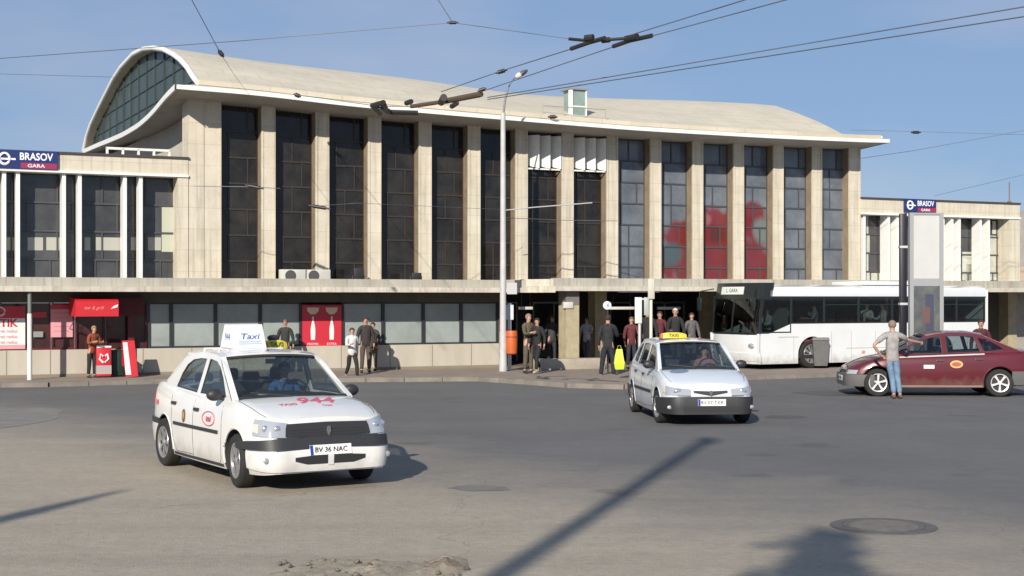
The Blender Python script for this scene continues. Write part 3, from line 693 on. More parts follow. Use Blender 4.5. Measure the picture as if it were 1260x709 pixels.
class Car:
    def __init__(s, name, label, loc, rz, P, group=None, scale=1):
        s.P = P; s.T = thing(name, label, 'car', loc, rz, group, scale); s.build()
    def frac(s, t):  # side profile as fraction of half width by relative height
        return lin([(0, .955), (.08, .975), (.25, .995), (.5, 1.0), (.72, .99), (.88, .965), (.96, .935), (1.0, .90)], t)
    def W(s, x): return cr(s.P['w'], x)
    def zt(s, x): return cr(s.P['top'], x)
    def zb(s, x): return cr(s.P['bot'], x)
    def defm(s, p):
        P = s.P; x, y, z = p
        if x > P['fl']: k = (x-P['fl'])/(P['xf']-P['fl']); x -= k*P['flean']*max(0, z-.45)+k*.05*max(0, .42-z)
        if x < P['rl']: k = (P['rl']-x)/(P['rl']-P['xr']); x += k*P['rlean']*max(0, z-.5)+k*.05*max(0, .45-z)
        return Vector((x, y, z))
    def side(s, x, z, off, sd):
        zb, zt = s.zb(x), s.zt(x); t = (z-zb)/(zt-zb); wv = s.W(x)*s.frac(min(max(t, 0), 1))
        return s.defm((x, sd*(wv+off), z))
    def top(s, x, y, off):
        zt = s.zt(x); wv = s.W(x); f = min(1, abs(y)/wv)
        return s.defm((x, y, zt+lin([(0, .05), (.4, .043), (.75, .022), (.9, 0)], f)*s.P.get('crown', 1)+off))
    def per(s, rear=False):
        P = s.P; ts = sorted({a for a, _ in P['w']}|{P['xf']-.03*i*i for i in range(8)}|{P['xr']+.03*i*i for i in range(8)})
        xe = P['xr'] if rear else P['xf']; pts = [(xe, 0.)]; we = s.W(xe)
        pts += [(xe, we*k/3) for k in (1, 2, 3)]
        for x in (ts[1:] if rear else ts[::-1][1:]):
            if abs(x-xe) < 1.3: pts.append((x, s.W(x)))
        return pts
    def front(s, q, z, off, rear=False):
        pts = s._pr if rear else s._pf; sg = 1 if q >= 0 else -1; q = abs(q); d = 0
        for (a, b) in zip(pts, pts[1:]):
            l = math.hypot(b[0]-a[0], b[1]-a[1])
            if q <= d+l or b is pts[-1]: break
            d += l
        t = (q-d)/l; x, y = lerp(a[0], b[0], t), lerp(a[1], b[1], t)
        tx, ty = (b[0]-a[0])/l, (b[1]-a[1])/l; nx, ny = (ty, -tx) if not rear else (-ty, tx)
        if ny < -.01: nx, ny = -nx, -ny
        if abs(ny) < .01: nx, ny = (-1 if rear else 1), 0
        zb, zt = s.zb(x), s.zt(x); f = s.frac(min(max((z-zb)/(zt-zb), 0), 1))
        return s.defm((x+nx*off, sg*(y*f+ny*off), z))
    def fpatch(s, name, q0, q1, z0, z1, m, off=.015, par=None, rear=False, n=14, thick=.03, nz=3, smooth=40):
        bm = bmesh.new()
        def f(u, v, o):
            q = lerp(q0, q1, u); a = lin(z0, q) if isinstance(z0, list) else z0; b = lin(z1, q) if isinstance(z1, list) else z1
            return s.front(q, lerp(a, b, v), o, rear)
        shell(bm, f, n, nz, off-thick, off); return mobj(name, bm, m, par or s.T, smooth=smooth)
    def spatch(s, name, x0, x1, z0, z1, m, sd, off=.008, par=None, n=10, thick=.02, nz=3):
        bm = bmesh.new()
        def f(u, v, o):
            x = lerp(x0, x1, u); a = lin(z0, x) if isinstance(z0, list) else z0; b = lin(z1, x) if isinstance(z1, list) else z1
            return s.side(x, lerp(a, b, v), o, sd)
        shell(bm, f, n, nz, off-thick, off); return mobj(name, bm, m, par or s.T, smooth=40)
    def gy(s, x, z):
        P = s.P; zb = s.zt(x); yb = s.W(x)*.92; zr = P['zr']; k = min(max((z-zb)/(zr-zb), 0), 1.05); return lerp(yb, P['rw'], k**.85)
    def gl(s, x, z, off, sd): return Vector((x, sd*(s.gy(x, z)+off), z))
    def build(s):
        P = s.P; T = s.T; PT = P['paint']; s._pf = s.per(); s._pr = s.per(True)
        xs = sorted({P['xf']-d for d in (0, .03, .08, .15, .25, .4)}|{P['xr']+d for d in (0, .03, .08, .15, .25, .4)}|{P['xr']+.4+i*(P['xf']-P['xr']-.8)/22 for i in range(23)})
        tf = [0, .08, .25, .5, .72, .88, .96, 1.0]
        bm = bmesh.new(); rows = []
        for x in xs:
            zb, zt, wv = s.zb(x), s.zt(x), s.W(x); pr = [(0, zb), (wv*.8, zb)]
            pr += [(wv*s.frac(t), zb+(zt-zb)*t) for t in tf]
            h = [(y, z) for y, z in pr]; topn = [(wv*.75, s.top(x, wv*.75, 0).z), (wv*.4, s.top(x, wv*.4, 0).z), (0, s.top(x, 0, 0).z)]
            h += topn
            ring = [s.defm((x, y, z)) for y, z in h]+[s.defm((x, -y, z)) for y, z in h[-2:0:-1]]
            rows.append([bm.verts.new(p) for p in ring])
        n = len(rows[0])
        for i, (a, b) in enumerate(zip(rows, rows[1:])):
            for k in range(n):
                f = bm.faces.new((a[k], a[(k+1) % n], b[(k+1) % n], b[k]))
                xm = (xs[i]+xs[i+1])/2
                if P['cab'][0] < xm < P['cab'][1] and abs(sum(v.co.y for v in f.verts)/4) < s.W(xm)*.82 and sum(v.co.z for v in f.verts)/4 > .7: f.material_index = 1
                if sum(v.co.z for v in f.verts)/4 < s.zb(xm)+.02: f.material_index = 1
        bm.faces.new(rows[0]); bm.faces.new(rows[-1][::-1])
        body = mobj('body', bm, [PT, INT()], T)
        # wheel arches
        r = P['wr']; ra = r+P.get('gap', .055)
        cb = bmesh.new()
        for x in P['axles']:
            for sd in (1, -1):
                lathe(cb, [(.001, sd*(P['hw']-.30)), (ra, sd*(P['hw']-.30)), (ra, sd*(P['hw']+.2)), (.001, sd*(P['hw']+.2))], 32, 'y', c=(x, 0, r+.01), mi=0)
        ct = mobj('cutter', cb, INT(), None)
        ct.matrix_world = Matrix.Identity(4)
        body.parent = None
        md = body.modifiers.new('b', 'BOOLEAN'); md.object = ct; md.operation = 'DIFFERENCE'; md.solver = 'EXACT'; md.material_mode = 'TRANSFER'
        dg = bpy.context.evaluated_depsgraph_get(); me = bpy.data.meshes.new_from_object(body.evaluated_get(dg))
        old = body.data; body.modifiers.clear(); body.data = me; bpy.data.meshes.remove(old); me.name = 'body'
        bpy.data.objects.remove(ct)
        for p in me.polygons: p.use_smooth = True
        me.set_sharp_from_angle(angle=R(38)); body.parent = T; s.body = body
        # arch lips
        for x in P['axles']:
            for sd in (1, -1):
                bm = bmesh.new(); A = []
                for k in range(21):
                    a = math.pi*(-.06+1.12*k/20); A.append((x+ra*math.cos(a), r+.01+ra*math.sin(a)))
                A = [a for a in A if a[1] > s.zb(a[0])+.01]
                tube(bm, [s.side(a[0], a[1], -.004, sd) for a in A], .014, 6)
                mobj('arch_lip', bm, P.get('lipm', PT), T, smooth=50)
        for ix, x in enumerate(P['axles']):
            for sd in (1, -1):
                wheel(T, x, sd*(P['hw']-.105), r, .185, sd, P['rim'], P.get('steer', 0) if ix == 0 else 0, P.get('rimm'))
        # greenhouse
        side = P['outline']; wins = P['wins']
        for sd in (1, -1):
            bm = bmesh.new(); polyholes(bm, side, wins, lambda a, b, o: s.gl(a, b, -o, sd), .035)
            pl = mobj('side_frame', bm, PT, T, smooth=30)
            for wv in wins:
                cx = sum(p[0] for p in wv)/len(wv); cz = sum(p[1] for p in wv)/len(wv)
                bm = bmesh.new(); prism(bm, [(cx+(a-cx)*1.02, cz+(b-cz)*1.02) for a, b in wv], lambda a, b, o: s.gl(a, b, -.016-o, sd), .004)
                g = mobj('side_window', bm, CGL(), T)
                bm = bmesh.new(); inner = [(cx+(a-cx)*.965, cz+(b-cz)*.94) for a, b in wv]
                polyholes(bm, wv, [inner], lambda a, b, o: s.gl(a, b, -.006-o, sd), .012); mobj('window_seal', bm, BLK(), g)
        xf_, zf = P['wtop']; xb, zb_ = P['wbase']; bw = P['wbow']
        def scr(u, v, off, tp, bs, bowt, bowb, sg):
            u = u*2-1; (xt, zt), (x0, z0) = tp, bs
            px_ = lerp(x0+sg*bowb*(1-u*u), xt+sg*bowt*(1-u*u), v); pz = lerp(z0, zt+.035*(1-u*u), v)
            y = u*lerp(s.gy(x0, z0), s.gy(xt, zt), v)
            return Vector((px_+sg*off, y, pz+off*.6))
        def screen(name, tp, bs, bt, bb, sg, ins):
            bm = bmesh.new(); shell(bm, lambda u, v, o: scr(lerp(.03, .97, u), lerp(.03, .97, v), o, tp, bs, bt, bb, sg), 14, 4, -.018, -.012)
            g = mobj(name, bm, CGL(), T, smooth=60)
            bm = bmesh.new()
            for (u0, u1, v0, v1) in ((.0, 1, 0, ins*1.4), (0, 1, 1-ins, 1), (0, ins*.5, ins*1.4, 1-ins), (1-ins*.5, 1, ins*1.4, 1-ins)):
                shell(bm, lambda u, v, o: scr(lerp(u0, u1, u), lerp(v0, v1, v), o, tp, bs, bt, bb, sg), 12, 3, -.02, .0)
            mobj('screen_seal', bm, BLK(), g, smooth=50); return g
        ws = screen('windscreen', P['wtop'], P['wbase'], bw[0], bw[1], 1, .05)
        rs = screen('rear_window', P['rtop'], P['rbase'], P['rbow'][0], P['rbow'][1], -1, .06)
        # A pillars painted (over the side edges of the screen)
        for sd in (1, -1):
            bm = bmesh.new()
            bm.free()
            for tp, bs, bt, bb, sg in ((P['wtop'], P['wbase'], bw[0], bw[1], 1), (P['rtop'], P['rbase'], P['rbow'][0], P['rbow'][1], -1)):
                e = (.955, 1.0) if sd > 0 else (0, .045)
                bm = bmesh.new(); shell(bm, lambda u, v, o: scr(lerp(e[0], e[1], u), v, o, tp, bs, bt, bb, sg), 2, 8, -.03, .008)
                mobj('pillar', bm, PT, T, smooth=50)
        # roof
        rx = [p for p in side if p[1] > P['zr']-.12 and P['rtop'][0]-.001 <= p[0] <= P['wtop'][0]+.001]; rx = sorted(set(rx))
        def rf_(u, v, o):
            x = lerp(P['rtop'][0], P['wtop'][0], u); z = cr(rx, x); v = v*2-1; y = v*s.gy(x, z)
            bx = bw[0]*(1-v*v)*max(0, (u-.75)/.25)-P['rbow'][0]*(1-v*v)*max(0, (.25-u)/.25)
            return Vector((x+bx, y, z+.035*(1-v*v)+o+.012*(1-v**4)))
        bm = bmesh.new(); shell(bm, rf_, 16, 14, -.03, .004); s.roof = mobj('roof', bm, PT, T, smooth=45)
        # interior
        z0 = s.zt(0)
        dx = P['wbase'][0]-.12
        bm = bmesh.new(); box(bm, dx-.35, dx+.0, -.60, .60, z0-.02, z0+.045, bev=.02); mobj('dashboard', bm, INT(), T, smooth=40)
        def seat(x, y, wd, hh):
            bm = bmesh.new()
            for (a, b, c, d, e, f) in ((x-.07, x+.05, y-wd, y+wd, z0-.1, z0+hh),): box(bm, a, b, c, d, e, f, bev=.04)
            for yy in ((y,) if wd < .4 else (y-.33, y+.33)): box(bm, x-.10, x-.01, yy-.12, yy+.12, z0+hh+.015, z0+hh+.17, bev=.035)
            mobj('seat', bm, SEAT(), T, smooth=40)
        fx = P['seatx']; seat(fx, .34, .24, .16); seat(fx, -.34, .24, .16); seat(fx-.95, 0, .58, .06)
        bm = bmesh.new(); m0 = Vector((fx+.50, .34, z0+.03)); 
        tube(bm, [m0+Vector((-.06*math.sin(a), .18*math.cos(a), .16*math.sin(a))) for a in [2*math.pi*k/20 for k in range(21)]], .013, 6); tube(bm, [m0+Vector((0, -.17, 0)), m0+Vector((0, .17, 0))], .014, 6)
        mobj('steering_wheel', bm, BLK(), T, smooth=50)
        # inner mirror
        B('rear_view_mirror', (P['wtop'][0]+.10, P['wtop'][0]+.13, -.10, .10, P['zr']-.13, P['zr']-.07), BLK(), T)
        # wipers
        bm = bmesh.new()
        for y0 in (.5, -.08):
            a = scr(.5+y0/1.5, .05, .02, P['wtop'], P['wbase'], bw[0], bw[1], 1); b = scr(.5+(y0-.46)/1.5, .14, .02, P['wtop'], P['wbase'], bw[0], bw[1], 1); tube(bm, [a, b], .009, 5)
        mobj('wiper', bm, BLK(), T)
        # mirrors
        for sd in (1, -1):
            mx, mz = P['mirror']; y = s.gy(mx, mz)
            bm = bmesh.new(); sphere(bm, (mx, sd*(y+.13), mz+.02), 1, 14, .065, .105, .075); tube(bm, [(mx, sd*(y-.02), mz-.05), (mx, sd*(y+.08), mz-.01)], .025, 8)
            mobj('wing_mirror', bm, BLK(), T, smooth=60)
        # door shut lines, handles
        for sd in (1, -1):
            for dr in P['doors']:
                bm = bmesh.new()
                pts = []
                for (a, b) in zip(dr, dr[1:]):
                    n_ = max(2, int(math.hypot(a[0]-b[0], a[1]-b[1])/.08))
                    pts += [(lerp(a[0], b[0], k/n_), lerp(a[1], b[1], k/n_)) for k in range(n_)]
                pts.append(dr[-1])
                tube(bm, [s.side(a, b, -.001, sd) for a, b in pts], .005, 4); mobj('door_seam', bm, mat('seam_dark', (.045, .045, .045), .9), T)
            for (hx, hz) in P['handles']:
                s.spatch('door_handle', hx-.075, hx+.075, hz-.018, hz+.018, P.get('handlem', BLK()), sd, .028, n=4, thick=.03, nz=1)
        # hood edge
        bm = bmesh.new()
        for sd in (1, -1):
            tube(bm, [s.top(lerp(P['wbase'][0]+.1, P['hoodx'], k/12), sd*s.W(lerp(P['wbase'][0]+.1, P['hoodx'], k/12))*.86, -.001) for k in range(13)], .005, 4)
        mobj('bonnet_seam', bm, mat('seam_dark', (.045, .045, .045), .9), T)
    def plate(s, txt, z, q0=.26, par=None, rear=False, off=.035):
        pl = s.fpatch('number_plate', -q0, q0, z-.056, z+.056, WPL(), off, rear=rear, n=4, thick=.02, nz=1)
        c = s.front(0.001, z, off+.003, rear)
        sg = -1 if rear else 1
        text('plate_text', txt, .086, mat('plate_black', (.02, .02, .02), .5), lambda x, y, t: Vector((c.x+sg*t, x*sg if False else sg*x*1.0, c.z+y)), pl, thick=.001, sx=.98)
        s.fpatch('plate_band', -q0+.002, -q0+.04, z-.054, z+.054, mat('plate_blue', (.02, .05, .3), .4), off+.002, pl, rear, n=2, thick=.01, nz=1)
        return pl

# --- taxi sedan, nose to the viewer's right
WP = paint('white_car_paint', (.70, .70, .68))
Lg = dict(xf=2.06, xr=-2.15, hw=.865, fl=1.5, rl=-1.7, flean=.30, rlean=.12, paint=WP, wr=.315, axles=(1.27, -1.36), rim='cover', steer=R(-6), cab=(-1.05, .98),
    w=[(-2.15, .60), (-2.10, .69), (-2.0, .755), (-1.8, .80), (-1.3, .835), (-.5, .855), (.4, .858), (1.1, .857), (1.5, .85), (1.75, .83), (1.93, .78), (2.02, .72), (2.06, .65)],
    top=[(-2.15, 1.015), (-2.08, 1.065), (-1.75, 1.090), (-1.2, 1.075), (-.8, 1.030), (0, 0.990), (.8, 0.980), (1.05, 0.990), (1.4, 0.945), (1.75, 0.880), (1.98, 0.820), (2.06, 0.795)],
    bot=[(-2.15, .34), (-1.9, .25), (-1.0, .19), (.9, .18), (1.6, .19), (1.9, .20), (2.06, .22)],
    zr=1.525, rw=.635,
    outline=[(1.06, 0.965), (.93, 1.045), (.66, 1.245), (.44, 1.395), (.25, 1.480), (.0, 1.515), (-.35, 1.525), (-.72, 1.500), (-1.0, 1.440), (-1.28, 1.275), (-1.46, 1.135), (-1.56, 1.065), (-1.0, 1.035), (-.5, 1.010), (0, 0.980), (.8, 0.965)],
    wins=[[(.78, 1.020), (.52, 1.235), (.34, 1.360), (.18, 1.427), (-.02, 1.450), (-.105, 1.450), (-.135, 1.025)], [(-.235, 1.025), (-.205, 1.450), (-.42, 1.450), (-.68, 1.425), (-.86, 1.355), (-.98, 1.235), (-1.03, 1.065)]],
    wtop=(.25, 1.480), wbase=(1.0, 1.000), wbow=(.09, .16), rtop=(-.95, 1.455), rbase=(-1.50, 1.105), rbow=(.05, .09), seatx=-.22, mirror=(.72, 1.035),
    doors=[[(.80, .93), (.83, .6), (.80, .30), (.74, .235), (-.18, .235), (-.185, .94)], [(-.19, .26), (-.85, .25), (-.98, .42), (-1.02, .6), (-1.06, .95)]],
    handles=[(-.06, .83), (-.93, .86)], hoodx=1.9, crown=.9)
TX = gnd(205, 573); TF = gnd(295, 600)
hd = (TF-TX).normalized(); rzt = math.atan2(hd.y, hd.x)
# outer contact points of the near-side wheels -> car origin
nrm = Vector((-hd.y, hd.x, 0)); mid = (TX+TF)/2
org = mid+nrm*(.83)-hd*(-.045)
taxi = Car('taxi_sedan', 'white taxi sedan with a white advert board on its roof', (org.x, org.y, 0), rzt, Lg, 'taxi cars', 1.045)
c = taxi; T = c.T
BG = mat('bumper_grey', (.026, .027, .03), .55)
c.fpatch('bumper_insert', -1.42, 1.42, [(-1.42, .475), (0, .505), (1.42, .475)], [(-1.42, .555), (-.8, .60), (-.62, .62), (.62, .62), (.8, .605), (1.42, .56)], BG, .03, n=30)
c.fpatch('lower_bumper', -1.15, 1.15, [(-1.15, .27), (-.8, .24), (0, .235), (.8, .24), (1.15, .27)], [(-1.15, .455), (0, .498), (1.15, .455)], WP, .024, n=30, thick=.06)
c.fpatch('air_intake', -.44, .44, [(-.44, .355), (-.3, .315), (.3, .315), (.44, .355)], [(-.44, .40), (0, .43), (.44, .40)], BLK(), .028, n=12)
c.fpatch('bumper_tab', -.035, .035, .30, .42, WP, .034, n=2)
c.fpatch('grille', -.54, .54, [(-.54, .635), (0, .61), (.54, .635)], [(-.54, .775), (0, .785), (.54, .775)], BLK(), .018, n=12)
for k in range(3): c.fpatch('grille_bar', -.48, .48, .645+.03*k, .652+.03*k, DKM(), .024, n=10, thick=.01, nz=1)
em = c.front(.001, .685, .03)
bm = bmesh.new(); prism(bm, [(-.03, 0), (-.018, .055), (.018, .055), (.03, 0), (0, -.06)], lambda a, b, o: Vector((em.x+o, a, em.z+b)), .012); mobj('badge', bm, CHR(), T)
for sd in (1, -1):
    q = lambda a: sd*a
    h = c.fpatch('headlight', q(.53), q(.99), [(-.99, .645), (-.53, .625), (.53, .625), (.99, .645)], [(-.99, .83), (-.85, .825), (-.53, .785), (.53, .785), (.85, .825), (.99, .83)], LENS(), .016, n=12)
    for a, r_ in ((.64, .042), (.78, .046)):
        p = c.front(q(a), .725, .004); bm = bmesh.new(); sphere(bm, p, r_, 12, .5, 1, 1); mobj('lamp_bowl', bm, LAMPIN(), h, smooth=60)
    c.fpatch('indicator', q(.89), q(.985), [(-.985, .69), (-.89, .675), (.89, .675), (.985, .69)], .775, mat('clear_amber', (.6, .5, .4), .2), .019, n=4, thick=.02, par=h)
    bm = bmesh.new(); p = c.front(q(.76), .375, .026); sphere(bm, p, .045, 12, .35, 1, .8); mobj('fog_lamp', bm, mat('fog_lens', (.4, .4, .38), .2, .3), T, smooth=60)
    c.spatch('side_moulding', -.92, .72, .585, .625, BG, sd, .014, n=14, nz=1)
    c.spatch('side_sill', -.95, .86, .20, .235, BG, sd, .006, n=10, nz=1)
    c.fpatch('tail_lamp', q(.50), q(.80), .78, .97, mat('tail_red', (.35, .02, .02), .2), .012, rear=True)
c.fpatch('rear_bumper', -1.25, 1.25, .30, .55, WP, .03, rear=True, n=24); c.fpatch('rear_bumper_strip', -1.3, 1.3, .55, .62, BG, .032, rear=True, n=24)
c.plate('BV 36 NAC', .475)
PK = mat('pink_red_vinyl', (.55, .10, .16), .5); BR = mat('brown_emblem', (.16, .08, .04), .5); BLUEV = mat('blue_vinyl', (.08, .13, .35), .5)
# lettering on the bonnet reads from the front
hoodtxt = lambda cx, cy, ang=0: (lambda x, y, t: c.top(cx-(y)*1.5, cy+x, .004+t))
text('bonnet_lettering', '944', .25, PK, hoodtxt(1.40, .08), T, .001, .004, .35, sx=1.3)
text('bonnet_lettering', 'TAXI', .085, PK, hoodtxt(1.54, -.30), T, .001, .002, .2, sx=1.2)
text('bonnet_lettering', 'TAXI', .06, PK, hoodtxt(1.66, .16), T, .001, .001, .2)
for sd in (1, -1):
    stx = lambda cx, cz: (lambda x, y, t: c.side(cx-sd*x*-1*(-1), cz+y, .007+t, sd))
    bm = bmesh.new(); ring = []
    tube(bm, [c.side(.38+.21*math.cos(a), .745+.085*math.sin(a), .005, sd) for a in [2*math.pi*k/28 for k in range(29)]], .007, 5)
    lg = mobj('door_oval_logo', bm, PK, T)
    text('door_lettering', 'taxi', .11, PK, (lambda x, y, t: c.side(.38-sd*x, .745+y, .007+t, sd)), lg, .001, .003, .3)
    bm = bmesh.new(); prism(bm, [(-.52+.06*math.cos(a), .72+.085*math.sin(a)) for a in [2*math.pi*k/20 for k in range(20)]], lambda a, b, o: c.side(a, b, .004+o, sd), .004); rnd = mobj('door_emblem', bm, BR, T)
    bm = bmesh.new(); prism(bm, [(-.52+.03*math.cos(a), .725+.045*math.sin(a)) for a in [2*math.pi*k/14 for k in range(14)]], lambda a, b, o: c.side(a, b, .0085+o, sd), .002); mobj('emblem_centre', bm, mat('emblem_gold', (.4, .28, .12), .4), rnd)
    text('quarter_lettering', '944', .10, PK, (lambda x, y, t: c.side(-1.72-sd*x, .82+y, .007+t, sd)), T, .001, .002, .3)
# antenna stub
bm = bmesh.new(); tube(bm, [(.22, 0, 1.51), (.18, 0, 1.56)], .012, 6); sphere(bm, (.21, 0, 1.515), .03, 8, 1, 1, .6); mobj('aerial', bm, BLK(), T)
# rolled cloth on the dashboard
bm = bmesh.new(); sphere(bm, (.72, -.26, 1.0), 1, 12, .07, .14, .05); mobj('dashboard_cloth', bm, WPL(), T, smooth=60)
# roof rack with advert board (lies on the roof: its own thing, as is the yellow lamp)
MR = Matrix.Translation(org) @ Matrix.Rotation(rzt, 4, 'Z') @ Matrix.Scale(1.045, 4)
ad = thing('advert_board', 'white wedge-shaped advert board with blue lettering mounted on the roof of the white sedan', 'sign', MR @ Vector((-.40, -.10, 1.53)), rzt)
SGN = mat('advert_white', (.66, .68, .70), .4)
bm = bmesh.new(); prism(bm, [(-.28, .045), (.28, .045), (.12, .36), (-.12, .36)], lambda a, b, o: Vector((a, -.22+o, b)), .44)
bd = mobj('panel', bm, SGN, ad)
def adface(sg): return lambda x, y, t: Vector((sg*(.205-(y)*.42+t*.9+.004), sg*x, .20+y*.9))
text('advert_lettering', 'Taxi', .12, BLUEV, adface(1), bd, .001, .0, .3, sx=1.3)
for yy in (-.075, -.105): 
    bm = bmesh.new(); prism(bm, [(-.16, yy-.006), (.16, yy-.006), (.16, yy+.006), (-.16, yy+.006)], lambda a, b, o: Vector((.205-b*.42+.006+o*.5, a, .20+b*.9)), .003); mobj('advert_line', bm, mat('pale_blue_vinyl', (.35, .45, .62), .5), bd)
# lettering on the slanted side end
text('advert_lettering', '944', .13, BLUEV, lambda x, y, t: Vector((x, -.221-t, .19+y)), bd, .001)
bm = bmesh.new()
for yy in (-.32, .32): box(bm, -.30, .30, yy-.012, yy+.012, .02, .045)
for xx in (-.27, .27): tube(bm, [(xx, -.45, .035), (xx, .45, .035)], .012, 6); [tube(bm, [(xx, q, .035), (xx, q*1.02, -.03)], .014, 6) for q in (-.44, .44)]
mobj('rack', bm, mat('rack_white', (.6, .6, .6), .4), ad)
def taxi_lamp(name, label, M, rz, wd=.46, word='TAXI'):
    t = thing(name, label, 'taxi sign', M, rz, 'yellow taxi lamps')
    bm = bmesh.new(); n = 10
    pts = [(-.085, .02), (.085, .02), (.075, .07), (.045, .135), (-.045, .135), (-.075, .07)]
    A = []
    for k in range(n+1):
        yy = -wd/2+wd*k/n; f = 1-.35*abs(2*k/n-1)**3; A.append([bm.verts.new((a*f, yy, .02+(b-.02)*f)) for a, b in pts])
    for a, b in zip(A, A[1:]):
        for k in range(6): bm.faces.new((a[k], a[(k+1) % 6], b[(k+1) % 6], b[k]))
    bm.faces.new(A[0]); bm.faces.new(A[-1][::-1])
    lp = mobj('lamp_body', bm, mat('taxi_yellow', (.60, .47, .05), .35), t, smooth=30)
    B('end_stripe', (-.07, .07, -wd/2+.0, -wd/2+.05, .028, .10), mat('lamp_orange', (.65, .15, .03), .4), lp)
    B('lamp_foot', (-.09, .09, -wd/2, wd/2, -.01, .022), BLK(), t)
    text('lamp_text', word, .085, mat('lamp_green', (.05, .12, .03), .5), lambda x, y, tt: Vector((.083+tt-y*.35, x, .078+y*.95)), lp, .001, .002)
    bm = bmesh.new(); sphere(bm, (0, -.02, .165), 1, 10, .05, .09, .045); mobj('lamp_knob', bm, BLK(), t, smooth=60)
    return t
taxi_lamp('taxi_lamp', 'yellow taxi lamp on the right half of the white sedan roof beside the advert board', MR @ Vector((-.62, .42, 1.53)), rzt, .34)

# --- white hatchback
HP = paint('cool_white_paint', (.60, .64, .69))
Hb = dict(xf=1.98, xr=-2.02, hw=.82, fl=1.45, rl=-1.6, flean=.45, rlean=.3, paint=HP, wr=.29, axles=(1.22, -1.24), rim='plain', steer=R(4), cab=(-1.5, .95),
    w=[(-2.02, .60), (-1.95, .70), (-1.8, .76), (-1.2, .80), (0, .815), (.9, .81), (1.4, .80), (1.7, .765), (1.88, .70), (1.98, .60)],
    top=[(-2.02, .90), (-1.9, .95), (-1.2, .94), (0, .90), (.8, .89), (1.0, .90), (1.35, .84), (1.7, .765), (1.9, .71), (1.98, .68)],
    bot=[(-2.02, .32), (-1.7, .24), (-.9, .19), (.8, .18), (1.6, .19), (1.98, .22)],
    zr=1.40, rw=.60,
    outline=[(1.05, .88), (.9, .96), (.6, 1.18), (.40, 1.31), (.22, 1.365), (-.1, 1.39), (-.6, 1.40), (-1.05, 1.37), (-1.35, 1.25), (-1.6, 1.05), (-1.72, .95), (-1, .93), (0, .89), (.8, .88)],
    wins=[[(.72, .95), (.45, 1.18), (.26, 1.30), (.0, 1.335), (-.12, 1.335), (-.14, .945)], [(-.23, .945), (-.21, 1.335), (-.5, 1.345), (-.82, 1.335), (-.93, .955)], [(-1.02, .96), (-.91, 1.325), (-1.1, 1.30), (-1.3, 1.17), (-1.42, 1.0)]],
    wtop=(.22, 1.365), wbase=(.98, .93), wbow=(.08, .15), rtop=(-1.02, 1.372), rbase=(-1.66, .99), rbow=(.05, .08), seatx=-.15, mirror=(.70, .98),
    doors=[[(.78, .88), (.82, .55), (.78, .26), (-.2, .235), (-.19, .89)], [(-.2, .25), (-.75, .25), (-.9, .5), (-.98, .92)]],
    handles=[(-.05, .80), (-.82, .82)], hoodx=1.8, crown=.9, lipm=HP)
fl = gnd(808, 521.5); fr_ = gnd(912, 517)
ctr = (fl+fr_)/2; ax = (fr_-fl).normalized(); hdir = Vector((ax.y, -ax.x, 0))
ctr = gnd(862, 519.5); hang = R(-84.5); hdir = Vector((math.cos(hang), math.sin(hang), 0))
o2 = ctr-hdir*(1.22+.0)
hatch = Car('taxi_hatchback', 'pale silvery white hatchback taxi with a yellow roof lamp and dark bumper, facing the viewer', (o2.x, o2.y, 0), hang, Hb, 'taxi cars', 1.06)
c = hatch; T = c.T
c.fpatch('front_bumper', -1.35, 1.35, .20, [(-1.35, .46), (-.6, .50), (.6, .50), (1.35, .46)], BG, .035, n=30, thick=.07)
c.fpatch('air_intake', -.50, .50, .25, .33, BLK(), .040, n=12)
c.fpatch('grille', -.30, .30, [(-.3, .575), (0, .525), (.3, .575)], [(-.3, .60), (0, .59), (.3, .60)], BLK(), .012, n=10)
em = c.front(.001, .56, .02); bm = bmesh.new(); prism(bm, [(-.04, .03), (0, .045), (.04, .03), (0, -.05)], lambda a, b, o: Vector((em.x+o, a, em.z+b)), .012); mobj('badge', bm, CHR(), T)
for sd in (1, -1):
    h = c.fpatch('headlight', sd*.36, sd*.88, [(-.88, .53), (-.36, .52), (.36, .52), (.88, .53)], [(-.88, .68), (-.36, .625), (.36, .625), (.88, .68)], LENS(), .014, n=10)
    p = c.front(sd*.58, .59, -.004); bm = bmesh.new(); sphere(bm, p, .055, 12, .4, 1.3, .9); mobj('lamp_bowl', bm, LAMPIN(), h, smooth=60)
    c.fpatch('indicator', sd*.885, sd*.99, .56, .655, mat('clear_amber', (.6, .42, .25), .2), .014, n=3)
    c.spatch('side_moulding', -.9, .75, .50, .55, BG, sd, .012, n=14, nz=1)
    c.fpatch('tail_lamp', sd*.45, sd*.78, .68, .84, mat('tail_red', (.35, .02, .02), .2), .012, rear=True)
    bm = bmesh.new(); p = c.front(sd*.72, .32, .038); sphere(bm, p, .05, 10, .3, 1, .7); mobj('fog_lamp', bm, mat('fog_lens', (.4, .4, .38), .2, .3), T, smooth=60)
c.fpatch('rear_bumper', -1.3, 1.3, .25, .52, BG, .03, rear=True, n=24)
c.plate('BV 07 TXR', .405, .24, off=.052)
bm = bmesh.new(); prism(bm, [(1.22+.13*math.cos(a), -.40+.13*math.sin(a)*1.3) for a in [2*math.pi*k/20 for k in range(20)]], lambda a, b, o: c.top(a, b, .003+o), .001); mobj('bonnet_sticker', bm, mat('blue_grey_vinyl', (.14, .20, .30), .5), T)
MH = Matrix.Translation(o2) @ Matrix.Rotation(hang, 4, 'Z') @ Matrix.Scale(1.06, 4)
taxi_lamp('taxi_lamp', 'yellow taxi lamp with an orange end on the roof of the silvery hatchback', MH @ Vector((-.15, -.22, 1.425)), hang, .52)

